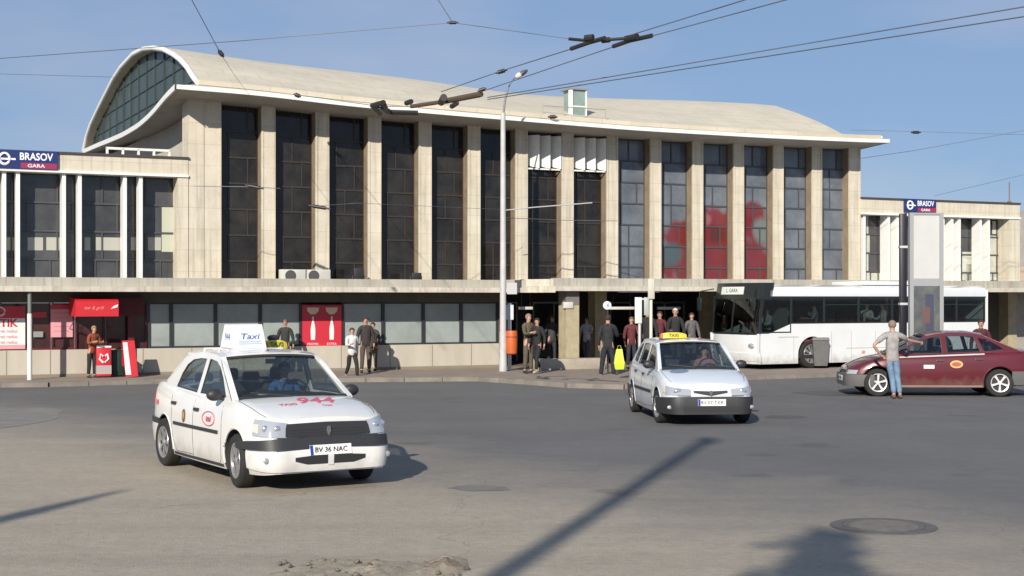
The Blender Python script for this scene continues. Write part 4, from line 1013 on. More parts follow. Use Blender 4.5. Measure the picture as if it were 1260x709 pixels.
# --- dark red saloon seen from the side
RP = paint('dark_red_paint', (.095, .007, .013))
Rd = dict(xf=1.98, xr=-2.25, hw=.86, fl=1.4, rl=-1.8, flean=.55, rlean=.35, paint=RP, wr=.305, axles=(1.32, -1.32), rim='star', cab=(-1.35, .85), rimm=mat('bright_alloy', (.75, .76, .78), .3, .4),
    w=[(-2.25, .60), (-2.15, .74), (-1.9, .80), (-1.2, .835), (0, .85), (1.0, .845), (1.5, .815), (1.78, .76), (1.9, .69), (1.98, .60)],
    top=[(-2.25, .93), (-2.1, .985), (-1.6, .98), (-.8, .945), (0, .91), (.8, .89), (1.0, .88), (1.4, .81), (1.75, .72), (1.9, .655), (1.98, .62)],
    bot=[(-2.25, .33), (-1.9, .25), (-1, .2), (1, .19), (1.7, .2), (1.98, .24)],
    zr=1.40, rw=.56,
    outline=[(1.08, .87), (.75, 1.05), (.45, 1.22), (.22, 1.325), (0, 1.37), (-.3, 1.395), (-.7, 1.39), (-1.0, 1.34), (-1.3, 1.22), (-1.6, 1.07), (-1.82, .98), (-1, .95), (0, .905), (.8, .875)],
    wins=[[(.86, .935), (.56, 1.11), (.26, 1.265), (.06, 1.31), (-.08, 1.325), (-.10, .95)], [(-.20, .952), (-.18, 1.33), (-.55, 1.335), (-.80, 1.32), (-.93, .985)], [(-1.0, .99), (-.88, 1.30), (-1.08, 1.26), (-1.32, 1.12), (-1.45, 1.02)]],
    wtop=(.22, 1.325), wbase=(1.0, .90), wbow=(.08, .16), rtop=(-1.0, 1.34), rbase=(-1.78, 1.005), rbow=(.05, .1), seatx=-.2, mirror=(.72, .97),
    doors=[[(.80, .89), (.84, .55), (.80, .27), (-.15, .245), (-.15, .90)], [(-.16, .26), (-.85, .26), (-.98, .5), (-1.0, .94)]],
    handles=[(-.03, .80), (-.87, .83)], hoodx=1.8, crown=.9)
ra_ = gnd(1230, 488.5); rz3 = R(176.5); h3 = Vector((math.cos(rz3), math.sin(rz3), 0)); n3 = Vector((-h3.y, h3.x, 0))   # n3 = car's left side
sc3 = 1.07
o3 = ra_-n3*(.80*sc3)+h3*(1.32*sc3)
redcar = Car('red_saloon', 'dark red taxi saloon seen side-on at the right edge, a man standing at its bonnet', (o3.x, o3.y, 0), rz3, Rd, 'taxi cars', sc3)
c = redcar; T = c.T
GR_ = mat('bumper_weathered', (.10, .10, .10), .6)
c.fpatch('front_bumper', -1.25, 1.25, .22, .48, GR_, .03, n=28, thick=.06); c.fpatch('rear_bumper', -1.35, 1.35, .26, .56, GR_, .03, rear=True, n=28)
c.fpatch('grille', -.4, .4, .50, .56, BLK(), .012); c.plate('BV 10 KLM', .38)
for sd in (1, -1):
    c.fpatch('headlight', sd*.44, sd*.85, .49, .58, LENS(), .012); c.fpatch('tail_lamp', sd*.5, sd*.98, .72, .86, mat('tail_red', (.35, .02, .02), .2), .012, rear=True)
    c.spatch('belt_strip', -1.0, .95, [(-1, .925), (.95, .845)], [(-1, .955), (.95, .875)], CHR() if False else mat('bright_strip', (.62, .60, .58), .35, .3), sd, .012, n=16, nz=1)
    c.spatch('sill_strip', -.95, .88, .215, .25, mat('sill_dust', (.28, .2, .17), .8), sd, .006, n=12, nz=1)
    st = []
    bm = bmesh.new(); prism(bm, [(-.38+.14*math.cos(a), .715+.085*math.sin(a)) for a in [2*math.pi*k/22 for k in range(22)]], lambda a, b, o: c.side(a, b, .005+o, sd), .003); e_ = mobj('door_emblem', bm, mat('yellow_vinyl', (.62, .36, .12), .5), T)
    bm = bmesh.new(); prism(bm, [(-.38+.10*math.cos(a), .715+.05*math.sin(a)) for a in [2*math.pi*k/18 for k in range(18)]], lambda a, b, o: c.side(a, b, .009+o, sd), .002); mobj('emblem_centre', bm, mat('brick_vinyl', (.35, .08, .05), .5), e_)
    c.spatch('door_plate', .10, .33, .62, .70, WPL(), sd, .008, n=3, nz=1)
# far blue-green car behind the red one (only its windscreen corner shows)
BPn = paint('teal_car_paint', (.03, .07, .09))
Bd = dict(Rd); Bd['paint'] = BPn; Bd['rim'] = 'plain'; Bd['rimm'] = None
o4 = at_y(1262, 480, 41.5); 
blue = Car('blue_hatchback', 'dark teal car parked behind the red saloon at the right edge', (o4.x+1.3, 40.5, 0), R(182), Bd)

# ================================================================== PEOPLE
SKIN = lambda: mat('skin', (.42, .24, .17), .6)
def person(label, loc, face, h=1.75, top='grey_top', topc=(.3, .3, .3), botc=(.05, .05, .07), hair=(.03, .02, .015), arms='down', legs='stand', sleeve='long', lean=0., shoec=(.03, .03, .03), stout=1., name='person', cat='person', group=None, seated=False):
    """local frame: figure faces -y; face = heading angle of that front in world (0 = towards the camera)"""
    t = thing(name, label, cat, tuple(loc), face, group, h/1.75)
    L_, A_ = {}, {}
    hipz = .93 if not seated else .42
    if legs == 'stand': leg = {1: ((.09, 0, hipz-.03), (.10, -.01, .49), (.11, .01, .08), (.12, -.13, .03)), -1: ((-.09, 0, hipz-.03), (-.11, -.015, .49), (-.13, .01, .08), (-.15, -.13, .03))}
    elif legs == 'walk': leg = {1: ((.09, 0, hipz-.03), (.10, -.20, .52), (.10, -.24, .10), (.10, -.39, .06)), -1: ((-.09, 0, hipz-.03), (-.09, .06, .49), (-.09, .34, .17), (-.09, .28, .03))}
    elif legs == 'cross': leg = {1: ((.09, 0, hipz-.03), (.0, -.03, .49), (-.03, .05, .08), (-.03, -.08, .03)), -1: ((-.09, 0, hipz-.03), (-.12, -.05, .49), (-.17, .03, .08), (-.19, -.1, .03))}
    elif legs == 'wide': leg = {1: ((.09, 0, hipz-.03), (.15, -.01, .49), (.20, .01, .08), (.22, -.13, .03)), -1: ((-.09, 0, hipz-.03), (-.14, -.015, .49), (-.17, .01, .08), (-.19, -.13, .03))}
    else: leg = {1: ((.10, 0, hipz), (.12, -.42, hipz+.06), (.12, -.46, .10), (.12, -.60, .04)), -1: ((-.10, 0, hipz), (-.12, -.42, hipz+.06), (-.12, -.46, .10), (-.12, -.60, .04))}
    sz = hipz+.50; ly = -lean
    sh = {1: (.175, ly*.9, sz), -1: (-.175, ly*.9, sz)}
    AR = dict(down=((.25, .02, sz-.28), (.26, -.06, sz-.53), (.25, -.09, sz-.62)), hip=((.44, .08, sz-.22), (.24, -.03, sz-.46), (.17, -.07, sz-.50)),
              out=((.42, -.16, sz-.12), (.66, -.36, sz-.16), (.74, -.42, sz-.17)), fwd=((.24, -.14, sz-.25), (.18, -.38, sz-.20), (.15, -.46, sz-.18)), swing=((.24, .14, sz-.26), (.24, .10, sz-.50), (.23, .06, sz-.59)),
              bag=((.27, .0, sz-.29), (.30, -.04, sz-.55), (.30, -.05, sz-.64)), up=((.30, -.12, sz-.12), (.24, -.22, sz+.10), (.2, -.24, sz+.17)))
    ap = arms if isinstance(arms, tuple) else (arms, arms)
    arm = {1: AR[ap[0]], -1: tuple((-x, y, z) for x, y, z in AR[ap[1]])}
    rj0 = random.Random(sum(map(ord, label)))
    jt = lambda: Vector((rj0.uniform(-.035, .035), rj0.uniform(-.07, .04), rj0.uniform(-.01, .02)))
    if not seated and arms in ('down', ('down', 'down'), ('down', 'fwd'), ('fwd', 'down')):
        for k_ in (1, -1): a_, b_, c_ = (Vector(q_) for q_ in arm[k_]); j_ = jt(); arm[k_] = (tuple(a_+j_*.5), tuple(b_+j_), tuple(c_+j_*1.2))
    V, E_, Rr = [], [], []
    def add(p, r, par=None):
        V.append(p); Rr.append(r); i = len(V)-1
        if par is not None: E_.append((par, i))
        return i
    q = stout
    pel = add((0, 0, hipz), (.135*q, .10*q)); wst = add((0, ly*.3, hipz+.17), (.125*q, .095*q), pel); ch = add((0, ly*.7, hipz+.36), (.155*q, .11*q), wst)
    nb = add((0, ly*.95, sz+.02), (.085, .075), ch); nk = add((0, ly-.01, sz+.10), (.05, .052), nb); hd_ = add((0, ly-.02, sz+.165), (.066, .074), nk); h2 = add((0, ly-.025, sz+.235), (.078, .092), hd_); h3_ = add((0, ly-.015, sz+.30), (.062, .075), h2)
    for s_ in (1, -1):
        a = add(sh[s_], .062, nb); b = add(arm[s_][0], .042, a); c_ = add(arm[s_][1], .028, b); d = add(arm[s_][2], (.033, .018), c_)
        a = add(leg[s_][0], .092*q, pel); b = add(leg[s_][1], .060, a); c_ = add(leg[s_][2], .040, b); d = add(leg[s_][3], (.04, .028), c_)
    me = skinmesh(V, E_, Rr, 0, 1); me.materials.clear(); me.materials.append(SKIN()); body = link(bpy.data.objects.new('body', me), t)
    # fingers joined to the same body mesh
    bm = bmesh.new(); bm.from_mesh(body.data)
    for s_ in (1, -1):
        w_, hnd = Vector(arm[s_][1]), Vector(arm[s_][2]); d = (hnd-w_).normalized(); sdv = d.cross(Vector((1, 0, 0))).normalized() if abs(d.x) < .8 else Vector((0, 0, 1)); pn = d.cross(sdv)
        for k, ln in enumerate((.070, .08, .075, .058)):
            b0 = hnd+sdv*(-.024+.016*k)+d*.0; tube(bm, [b0, b0+d*ln*.55+pn*.004, b0+d*ln*.95+pn*.018*s_], .0085, 6, .006)
        tb = hnd-sdv*.026-d*.03; tube(bm, [tb, tb-sdv*.02+d*.03, tb-sdv*.022+d*.06], .0095, 6, .007)
    hc_ = Vector((0, ly-.02, sz+.225)); _ = 0
    tube(bm, [hc_+Vector((0, -.083, .02)), hc_+Vector((0, -.112, -.018)), hc_+Vector((0, -.088, -.028))], .011, 6)   # nose
    for s_ in (1, -1): sphere(bm, hc_+Vector((s_*.078, .005, -.0)), 1, 8, .010, .020, .030)  # ears
    bm.to_mesh(body.data); bm.free()
    for p in body.data.polygons: p.use_smooth = True
    bm = bmesh.new()
    for s_ in (1, -1): sphere(bm, hc_+Vector((s_*.030, -.084, .015)), 1, 8, .012, .008, .006)
    mobj('eyes', bm, mat('eye_dark', (.03, .025, .02), .3), t); bm = bmesh.new(); sphere(bm, hc_+Vector((0, -.090, -.052)), 1, 8, .024, .008, .006); mobj('mouth', bm, mat('lip', (.28, .09, .08), .5), t)
    bm = bmesh.new(); sphere(bm, hc_+Vector((0, .012, .030)), 1, 16, .092, .103, .100)
    for v in list(bm.verts):
        l = v.co-hc_
        if l.y < -.035 and l.z < .055 or l.z < -.045: bm.verts.remove(v)
    ho = mobj('hair', bm, mat('hair_%d' % int(hair[0]*1000), hair, .8), t, smooth=60)
    # clothing
    tm = mat(top, topc, .85, var=.45, vscale=7, bump=.6, bscale=14)
    V, E_, Rr = [], [], []
    bot_ = add((0, 0, hipz-.13), (.168*q, .128*q)); pel = add((0, 0, hipz), (.168*q, .125*q), bot_); wst = add((0, ly*.3, hipz+.17), (.150*q, .118*q), pel); ch = add((0, ly*.7, hipz+.36), (.180*q, .132*q), wst); nb = add((0, ly*.95, sz+.03), (.10, .09), ch)
    for s_ in (1, -1):
        a = add(sh[s_], .080, nb); m_ = Vector(sh[s_]).lerp(Vector(arm[s_][0]), .75)
        if sleeve == 'short': add(tuple(m_), .062, a)
        else: b = add(arm[s_][0], .060, a); add(tuple(Vector(arm[s_][0]).lerp(Vector(arm[s_][1]), .92)), .042, b)
    me = skinmesh(V, E_, Rr, 0, 1); me.materials.clear(); me.materials.append(tm); link(bpy.data.objects.new('top', me), t)
    bm = bmesh.new(); lathe(bm, [(.066, sz+.055), (.078, sz+.05), (.074, sz+.10), (.064, sz+.10)], 14, 'z', (0, ly-.0, 0), close=True); mobj('collar', bm, tm, t, smooth=50)
    tb_ = mat('trousers_%d_%d_%d' % tuple(int(c_*100) for c_ in botc), botc, .85, var=.45, vscale=6, bump=.6, bscale=12)
    V, E_, Rr = [], [], []
    pel = add((0, 0, hipz+.14), (.142*q, .108*q)); 
    cr_ = add((0, 0, hipz-.05), (.150*q, .115*q), pel)
    for s_ in (1, -1):
        a = add(leg[s_][0], .10*q, cr_); b = add(leg[s_][1], .076, a); add(tuple(Vector(leg[s_][1]).lerp(Vector(leg[s_][2]), .95)), .062, b)
    me = skinmesh(V, E_, Rr, 0, 1); me.materials.clear(); me.materials.append(tb_); link(bpy.data.objects.new('trousers', me), t)
    for s_ in (1, -1):
        a, b = Vector(leg[s_][2]), Vector(leg[s_][3]); bm = bmesh.new(); m_ = (a+b)/2
        sphere(bm, (m_.x, m_.y+.0, min(a.z, b.z)*1+.018 if legs != 'walk' else (a.z+b.z)/2-.02), 1, 12, .052, .135, .05)
        for v in bm.verts: v.co.z = max(v.co.z, .003)
        mobj('shoe', bm, mat('shoe_%d' % int(shoec[0]*100), shoec, .6), t, smooth=60)
    return t
def at(px, py, z=.0): 
    p = at_z(px, py, z); return (p.x, p.y, z)
def atw(px, w_, z=.12): p = fac(fu(px, w_), w_); return (p.x, p.y, z)
PZ = .12
person('man in light grey t-shirt and blue jeans seen from behind, standing at the red saloon', at(1098, 490.5), R(176), 1.78, 'grey_tshirt', (.36, .35, .34), (.17, .27, .40), (.20, .15, .12), ('hip', 'out'), 'cross', 'short', shoec=(.12, .09, .07))
person('man in dark jacket and navy trousers walking away beside the neon yellow bag', at(748, 466.5, 0), R(168), 1.83, 'dark_jacket', (.022, .022, .026), (.018, .02, .035), (.03, .02, .02), ('down', 'fwd'), 'wide', stout=1.1)
bag = thing('carrier_bag', 'neon yellow plastic carrier bag held next to the dark dressed walking man', 'bag', at(762, 466, PZ), 0, None, .85)
bm = bmesh.new(); V = [bm.verts.new(p) for p in ((-.13, -.05, .30), (.13, -.05, .30), (.13, .05, .30), (-.13, .05, .30), (-.17, -.09, .5), (.17, -.09, .5), (.17, .09, .5), (-.17, .09, .5), (-.09, -.03, .95), (.09, -.03, .95), (.09, .03, .95), (-.09, .03, .95))]
for f in ((0, 1, 5, 4), (1, 2, 6, 5), (2, 3, 7, 6), (3, 0, 4, 7), (4, 5, 9, 8), (5, 6, 10, 9), (6, 7, 11, 10), (7, 4, 8, 11), (3, 2, 1, 0)): bm.faces.new([V[i] for i in f])
bmesh.ops.subdivide_edges(bm, edges=bm.edges, cuts=2, use_grid_fill=True)
for v in bm.verts: v.co += Vector((random.uniform(-1, 1), random.uniform(-1, 1), 0))*.012
mobj('sack', bm, mat('neon_yellow', (.50, .63, .03), .5), bag, smooth=60)
bm = bmesh.new(); tube(bm, [(-.07, 0, .94), (-.04, 0, 1.06), (.04, 0, 1.06), (.07, 0, .94)], .008, 5); mobj('handle', bm, mat('neon_yellow', (.50, .63, .03), .5), bag)
person('person in a white jumper and black trousers striding along the pavement', at(433, 467.5, 0), R(28), 1.46, 'white_jumper', (.72, .72, .70), (.02, .02, .022), (.05, .03, .02), ('swing', 'fwd'), 'walk', shoec=(.3, .3, .3))
person('person in a dark jacket with red collar and brown trousers beside the striding one', atw(450, -1.6), R(10), 1.62, 'charcoal_jacket', (.035, .028, .03), (.10, .07, .06), (.04, .03, .02), ('down', 'bag'), 'stand', stout=1.15)
person('person in a dark coat by the base wall behind the striding one', atw(459, -.55), R(-20), 1.45, 'brown_coat', (.05, .045, .035), (.10, .09, .06), (.03, .03, .03), ('down', 'down'), 'stand', stout=1.2)
person('person in an orange top beside the red freezer under the awning', atw(113, -.85), R(50), 1.42, 'orange_top', (.30, .07, .03), (.02, .02, .022), (.30, .20, .08), ('fwd', 'fwd'), 'stand', lean=.12)
person('person in dark clothes behind the roof of the white sedan by the shop windows', atw(351, -.6), R(0), 1.55, 'dark_green_top', (.03, .035, .03), (.03, .03, .04), (.15, .10, .08))
person('person in a brown and green jacket beside the orange litter bin', atw(650, -3.9, PZ), R(40), 1.72, 'brown_green_jacket', (.11, .09, .055), (.12, .095, .07), (.25, .17, .12), ('down', 'fwd'), 'stand')
person('person in black standing just right of the one in brown and green', atw(661, -4.2, PZ), R(-30), 1.60, 'black_coat', (.015, .018, .016), (.015, .015, .018), (.02, .015, .01), ('down', 'down'), 'walk', shoec=(.4, .38, .35))
person('person with a white bag in the shade left of the yellow marble pillar', atw(679, .6, .135), R(20), 1.60, 'slate_coat', (.05, .05, .055), (.03, .03, .04), (.05, .04, .03), ('down', 'bag'))
person('person in pale blue and white walking through the entrance right of the marble pillar', atw(722, .2, .135), R(-20), 1.55, 'pale_blue_shirt', (.42, .50, .62), (.10, .10, .13), (.05, .04, .03), ('fwd', 'down'), 'walk', 'short')
person('second figure in blue next to the pale blue shirt in the entrance', atw(732, .8, .135), R(10), 1.62, 'blue_grey_shirt', (.20, .24, .36), (.05, .05, .07), (.04, .03, .02), ('down', 'down'))
person('person in a maroon top between the neon bag and the sign posts', atw(777, -2.9), R(5), 1.60, 'maroon_top', (.12, .025, .03), (.03, .03, .04), (.14, .08, .06), ('fwd', 'down'), 'stand')
person('bald man in a black jacket standing between the two sign posts', atw(797, -2.7), R(-15), 1.85, 'black_jacket', (.02, .02, .02), (.03, .03, .035), (.38, .2, .15), ('down', 'down'), 'stand', stout=1.1)
person('person in a dark red jacket just right of the white sign post', atw(812, -1.4), R(-25), 1.75, 'dark_red_jacket', (.10, .02, .03), (.03, .03, .03), (.05, .03, .02), ('down', 'up'))
person('person with pale cap behind the yellow lamp of the hatchback', atw(831, -1.8), R(0), 1.85, 'black_top', (.02, .02, .02), (.02, .02, .025), (.55, .53, .5))
person('person in grey at the bus nose under the entrance canopy', atw(851, -1.2), R(15), 1.7, 'mid_grey_top', (.12, .12, .13), (.05, .05, .05), (.05, .04, .03))
person('person in dark red behind the roof of the red saloon', at(1207, 470, 0), R(-10), 1.70, 'wine_jacket', (.08, .015, .02), (.03, .03, .03), (.03, .02, .02))
def incar(M, label, rzc, topn, topc, hair):
    person(label, M, rzc+R(90), 1.62, topn, topc, (.03, .03, .04), hair, ('fwd', 'fwd'), 'sit', seated=True)
incar(MR @ Vector((-.12, .34, .27)), 'driver in a blue shirt at the wheel of the white sedan taxi', rzt, 'blue_shirt', (.06, .16, .38), (.03, .02, .015))
incar(MH @ Vector((-.02, .34, .20)), 'driver in a pinkish shirt at the wheel of the silvery hatchback', hang, 'pink_shirt', (.40, .22, .25), (.06, .04, .03))

# ================================================================== BUS
bo = gnd(932, 460.0)     # near front corner of the bus body (ground point)
BA = 207.5      # nose direction
bn = Vector((math.cos(R(BA)), math.sin(R(BA)), 0))   # forward
bl = Vector((-bn.y, bn.x, 0))    # left side of bus = side towards camera
Lb, Wb = 11.6, 2.5
borg = bo-bn*5.8-bl*1.25
BUS = thing('city_bus', 'long white city bus with a dark window band standing at the station kerb', 'bus', (borg.x, borg.y, .124), R(BA))
BW = paint('bus_white', (.70, .72, .73)); BD = mat('bus_black', (.018, .022, .024), .25); BGL = glass('bus_glass', (.52, .57, .57), .07)
zb0, zw0, zw1, zr0 = .16, 1.40, 2.26, 2.60
xa, xb = -3.8, 5.8
whx = (3.65, -1.7); rw = .45
def arch_pts(cx, r, z0, n=14): return [(cx+r*math.cos(math.pi*k/n), max(z0, .44+r*math.sin(math.pi*k/n))) for k in range(n+1)]
low = [(xa, zb0)]
for cx in whx[::-1]: low += [(cx-.58, zb0)]+[(cx-.58*math.cos(math.pi*k/14), .44+.56*math.sin(math.pi*k/14)) for k in range(15)]+[(cx+.58, zb0)]
low += [(xb-.05, zb0), (xb, 1.1), (5.35, 1.1), (4.5, zw0), (xa, zw0)]
for sd in (1, -1):
    bm = bmesh.new(); tri = tessellate_polygon([[Vector((a, b, 0)) for a, b in low]])
    A = [bm.verts.new((a, sd*Wb/2, b)) for a, b in low]; Bq = [bm.verts.new((a, sd*(Wb/2-.04), b)) for a, b in low]
    for t3 in tri: bm.faces.new([A[i] for i in t3]); bm.faces.new([Bq[i] for i in reversed(t3)])
    for i in range(len(low)): j = (i+1) % len(low); bm.faces.new((A[i], A[j], Bq[j], Bq[i]))
    pn = mobj('side_panel', bm, BW, BUS)
    bm = bmesh.new()
    for x in (-2.9, -.9, .1, 1.1, 2.1, 2.9, 4.4): box(bm, x-.006, x+.006, sd*(Wb/2)-.002, sd*(Wb/2)+.003, zb0+.02, zw0-.25 if x < 4 else 1.0)
    box(bm, -2.2, 2.3, sd*(Wb/2)-.002, sd*(Wb/2)+.004, .60, .615); box(bm, 4.2, 5.0, sd*(Wb/2)-.002, sd*(Wb/2)+.004, .98, 1.0)
    mobj('panel_seam', bm, mat('seam_grey', (.3, .3, .28), .8), pn)
    bm = bmesh.new()
    for x in (.4, 1.6): box(bm, x-.07, x+.07, sd*(Wb/2)-.002, sd*(Wb/2)+.006, .42, .52)
    mobj('filler_flap', bm, mat('lamp_orange2', (.5, .3, .2), .5), pn)
    # window band
    edges = [xa+.1, -2.4, -1.0, .4, 1.8, 3.2, 4.5, xb-.12]
    for a, b in zip(edges, edges[1:]):
        z0 = zw0 if b < 4.6 else 1.12
        bm = bmesh.new(); box(bm, a+.03, b-.03, sd*(Wb/2-.012)-.004, sd*(Wb/2-.012)+.004, z0+.02, zw1-.02); g = mobj('window', bm, BGL, BUS)
        bm = bmesh.new(); y0, y1 = sorted((sd*(Wb/2-.03), sd*(Wb/2+.001)))
        for d in ((a, a+.045, y0, y1, z0, zw1), (b-.045, b, y0, y1, z0, zw1), (a+.045, b-.045, y0, y1, z0+.0, z0+.04), (a+.045, b-.045, y0, y1, zw1-.05, zw1)): box(bm, *d)
        if -4 < a < 3: box(bm, a+.045, b-.045, y0, y1-.002, 1.98, 2.01)
        mobj('window_frame', bm, BD, g)
# roof
bm = bmesh.new(); sec = [(-Wb/2, zw1), (-Wb/2, zr0-.16), (-Wb/2+.06, zr0-.05), (-Wb/2+.25, zr0), (0, zr0+.04), (Wb/2-.25, zr0), (Wb/2-.06, zr0-.05), (Wb/2, zr0-.16), (Wb/2, zw1)]
xsn = [(xa, .97), (xa+.15, 1), (4.9, 1), (5.30, 1), (5.44, .995)]
rows = [[bm.verts.new((x, y*f, z if z < zr0-.1 else z-(0.02 if x > 5.5 else 0))) for y, z in sec] for x, f in xsn]
for a, b in zip(rows, rows[1:]):
    for k in range(len(sec)-1): bm.faces.new((a[k], a[k+1], b[k+1], b[k]))
    bm.faces.new((a[0], b[0], b[-1], a[-1]))
bm.faces.new(rows[0]); bm.faces.new(rows[-1][::-1])
mobj('roof', bm, BW, BUS, smooth=40)
bm = bmesh.new(); box(bm, -1.5, 1.2, -.8, .8, zr0+.03, zr0+.16, bev=.04); mobj('roof_unit', bm, BW, BUS, smooth=40)
# rear
B('rear_panel', (xa-.03, xa, -Wb/2, Wb/2, zb0, zr0-.12), BW, BUS, bev=.01)
# nose: lower white, raked windscreen
def nose(z): return 5.8+lin([(.26, .02), (.6, .10), (1.1, .08), (1.7, .02), (2.3, -.08), (2.75, -.16)], z)
def nshell(name, y0, y1, z0, z1, m, off=0., t=.04, par=BUS, n=12):
    def f(u, v, o):
        y = lerp(y0, y1, u); z = lerp(z0, z1, v); return Vector((nose(z)-.16*(abs(y)/1.25)**3+o, y, z))
    bm = bmesh.new(); shell(bm, f, n, 5, off-t, off); return mobj(name, bm, m, par, smooth=40)
nshell('front_panel', -1.25, 1.25, zb0, 1.06, BW); nshell('front_bumper', -1.26, 1.26, .25, .50, BW, .03)
wsn = nshell('windscreen', -1.21, 1.21, 1.12, 2.17, BGL, -.005, .01)
for y0, y1, z0, z1 in ((-1.25, -1.19, 1.06, 2.17), (1.19, 1.25, 1.06, 2.17), (-.03, .03, 1.12, 2.17), (-1.19, 1.19, 1.06, 1.13)): nshell('screen_frame', y0, y1, z0, z1, BD, .004, .05, wsn, 4)
hdr = nshell('sign_header', -1.25, 1.25, 2.17, 2.68, BD, .01, .35)
ds = nshell('destination_sign', -.80, .42, 2.32, 2.56, mat('display_white', (.62, .66, .64), .4), .02, .01, hdr)
ds.data.materials[0] = mat('display_white', (.62, .66, .64), .4)
text('destination_text', 'L. GARA', .17, mat('display_dark', (.04, .05, .05), .5), lambda x, y, t: Vector((nose(2.44+y)+.024+t-.16*(abs(-.19+x)/1.25)**3, -.19+x, 2.44+y)), hdr, .001)
for sd in (1, -1):
    bm = bmesh.new(); sphere(bm, (nose(.72)-.08, sd*.95, .72), 1, 14, .05, .16, .09); mobj('headlight', bm, LENS(), BUS, smooth=60)
    bm = bmesh.new(); tube(bm, [(5.75, sd*1.1, 2.5), (6.1, sd*1.38, 2.42), (6.12, sd*1.42, 2.2)], .02, 6); box(bm, 6.06, 6.14, sd*1.42-.1, sd*1.42+.1, 1.80, 2.22, bev=.02); mobj('wing_mirror', bm, BD, BUS, smooth=40)
bm = bmesh.new(); tube(bm, [(nose(1.1)+.02, .2, 1.1), (nose(1.5)+.02, -.5, 1.25)], .012, 5); tube(bm, [(nose(1.1)+.02, .9, 1.1), (nose(1.5)+.02, .2, 1.3)], .012, 5); mobj('wiper', bm, BLK(), BUS)
for cx in whx:
    for sd in (1, -1): wheel(BUS, cx, sd*1.06, rw, .28, sd, 'plain')
# inside: floor, seats, rails, driver partition
B('floor_slab', (xa+.1, 5.6, -1.2, 1.2, .32, .42), BLK(), BUS)
B('engine_box', (xa+.05, xa+.7, -1.15, 1.15, .42, 1.5), mat('bus_grey', (.2, .2, .21), .7), BUS)
for k in range(9):
    for y in (-.8, .8):
        bm = bmesh.new(); x = -2.9+k*.8; box(bm, x, x+.1, y-.4, y+.4, .9, 1.55, bev=.03); box(bm, x, x+.45, y-.4, y+.4, .82, .9, bev=.02); mobj('seat', bm, mat('bus_seat', (.03, .04, .10) if k % 2 else (.12, .02, .03), .8), BUS, smooth=40)
bm = bmesh.new()
for x in (-2.6, -1.2, .9, 3.0, 4.3): tube(bm, [(x, .35, .42), (x, .35, 2.4)], .018, 6); tube(bm, [(x, -.35, .42), (x, -.35, 2.4)], .018, 6)
mobj('grab_pole', bm, mat('rail_yellow', (.5, .4, .08), .4), BUS)
B('driver_partition', (4.55, 4.6, -.0, 1.15, .42, 1.9), mat('bus_grey', (.2, .2, .21), .7), BUS)
bm = bmesh.new(); tube(bm, [Vector((5.25, .65, 1.22))+Vector((-.06*math.sin(a), .22*math.cos(a), .2*math.sin(a))) for a in [2*math.pi*k/18 for k in range(19)]], .018, 6); mobj('steering_wheel', bm, BLK(), BUS)
MB_ = Matrix.Translation((borg.x, borg.y, .124)) @ Matrix.Rotation(R(BA), 4, 'Z')
for (x, y, z, lab, nm, tc_, hr) in ((4.95, .65, .75, 'bus driver in a pale shirt behind the bus windscreen', 'pale_shirt', (.5, .5, .48), (.1, .08, .06)),):
    person(lab, MB_ @ Vector((x, y, z)), R(BA)+R(90), 1.6, nm, tc_, (.03, .03, .04), hr, ('fwd', 'fwd'), 'sit', seated=True)
for (x, y, lab, nm, tc_) in ((4.05, .55, 'passenger in a grey shirt standing behind the bus driver', 'grey_blue_shirt', (.22, .25, .27)), (3.2, .8, 'passenger in a light blue top near the front of the bus', 'light_blue_top', (.30, .34, .38)), (1.1, .85, 'passenger in a white top at the middle windows of the bus', 'bright_white_top', (.72, .72, .7)), (.45, .9, 'slim passenger in a white shirt beside the one in the white top', 'white_shirt', (.7, .7, .68)), (-1.1, .8, 'passenger in a red jacket towards the rear of the bus', 'red_jacket', (.32, .03, .04)), (-1.9, .7, 'passenger in a dark red coat at the rear of the bus', 'dark_red_coat', (.18, .02, .03))):
    person(lab, MB_ @ Vector((x, y, .42)), R(BA)+R(random.choice((60, 120, 200))), 1.62, nm, tc_, (.04, .04, .05), (.04, .03, .02), ('fwd', 'up') if x > 1 else ('down', 'fwd'), 'stand')

# ================================================================== SIGNS, POSTERS, SHOP FRONT THINGS
def fthing(name, label, cat, u, w_, z, group=None): return thing(name, label, cat, fac(u, w_, z), ANG, group)
NAVY = mat('sign_navy', (.018, .03, .14), .4); SRED = mat('sign_red', (.30, .03, .08), .4); SW = mat('sign_white', (.75, .77, .8), .45)
def station_sign(px0, px1, py0, py1, label, w_=-.08, back_=.0):
    u0, u1 = fu(px0, w_), fu(px1, w_); z1, z0 = fz(px1, py0, w_), fz(px1, py1, w_); wd, hh = u1-u0, z1-z0
    s = fthing('station_sign', label, 'sign', u0, w_, z0, 'name signs on the station wings')
    B('panel', (0, wd, 0, .06, 0, hh), NAVY, s)
    B('red_strip', (wd*.42, wd-.02, -.004, -.001, .02, hh*.34), SRED, s)
    tf = lambda cx, cz: (lambda x, y, t: Vector((cx+x, -.006-t, cz+y)))
    text('sign_text', 'BRASOV', hh*.55, SW, tf(wd*.66, hh*.66), s, .002, .006, sx=wd*.5/(hh*.55*3.55))
    text('sign_text', 'GARA', hh*.26, SW, tf(wd*.66, hh*.18), s, .002, .002, sx=1.3)
    bm = bmesh.new()   # running-wheel like rail emblem: ring crossed by a bar
    tube(bm, [(wd*.17+hh*.26*math.cos(a), -.012, hh*.52+hh*.30*math.sin(a)) for a in [2*math.pi*k/24 for k in range(25)]], hh*.07, 5)
    box(bm, wd*.10, wd*.34, -.016, -.006, hh*.46, hh*.56); mobj('rail_emblem', bm, SW, s)
    return s
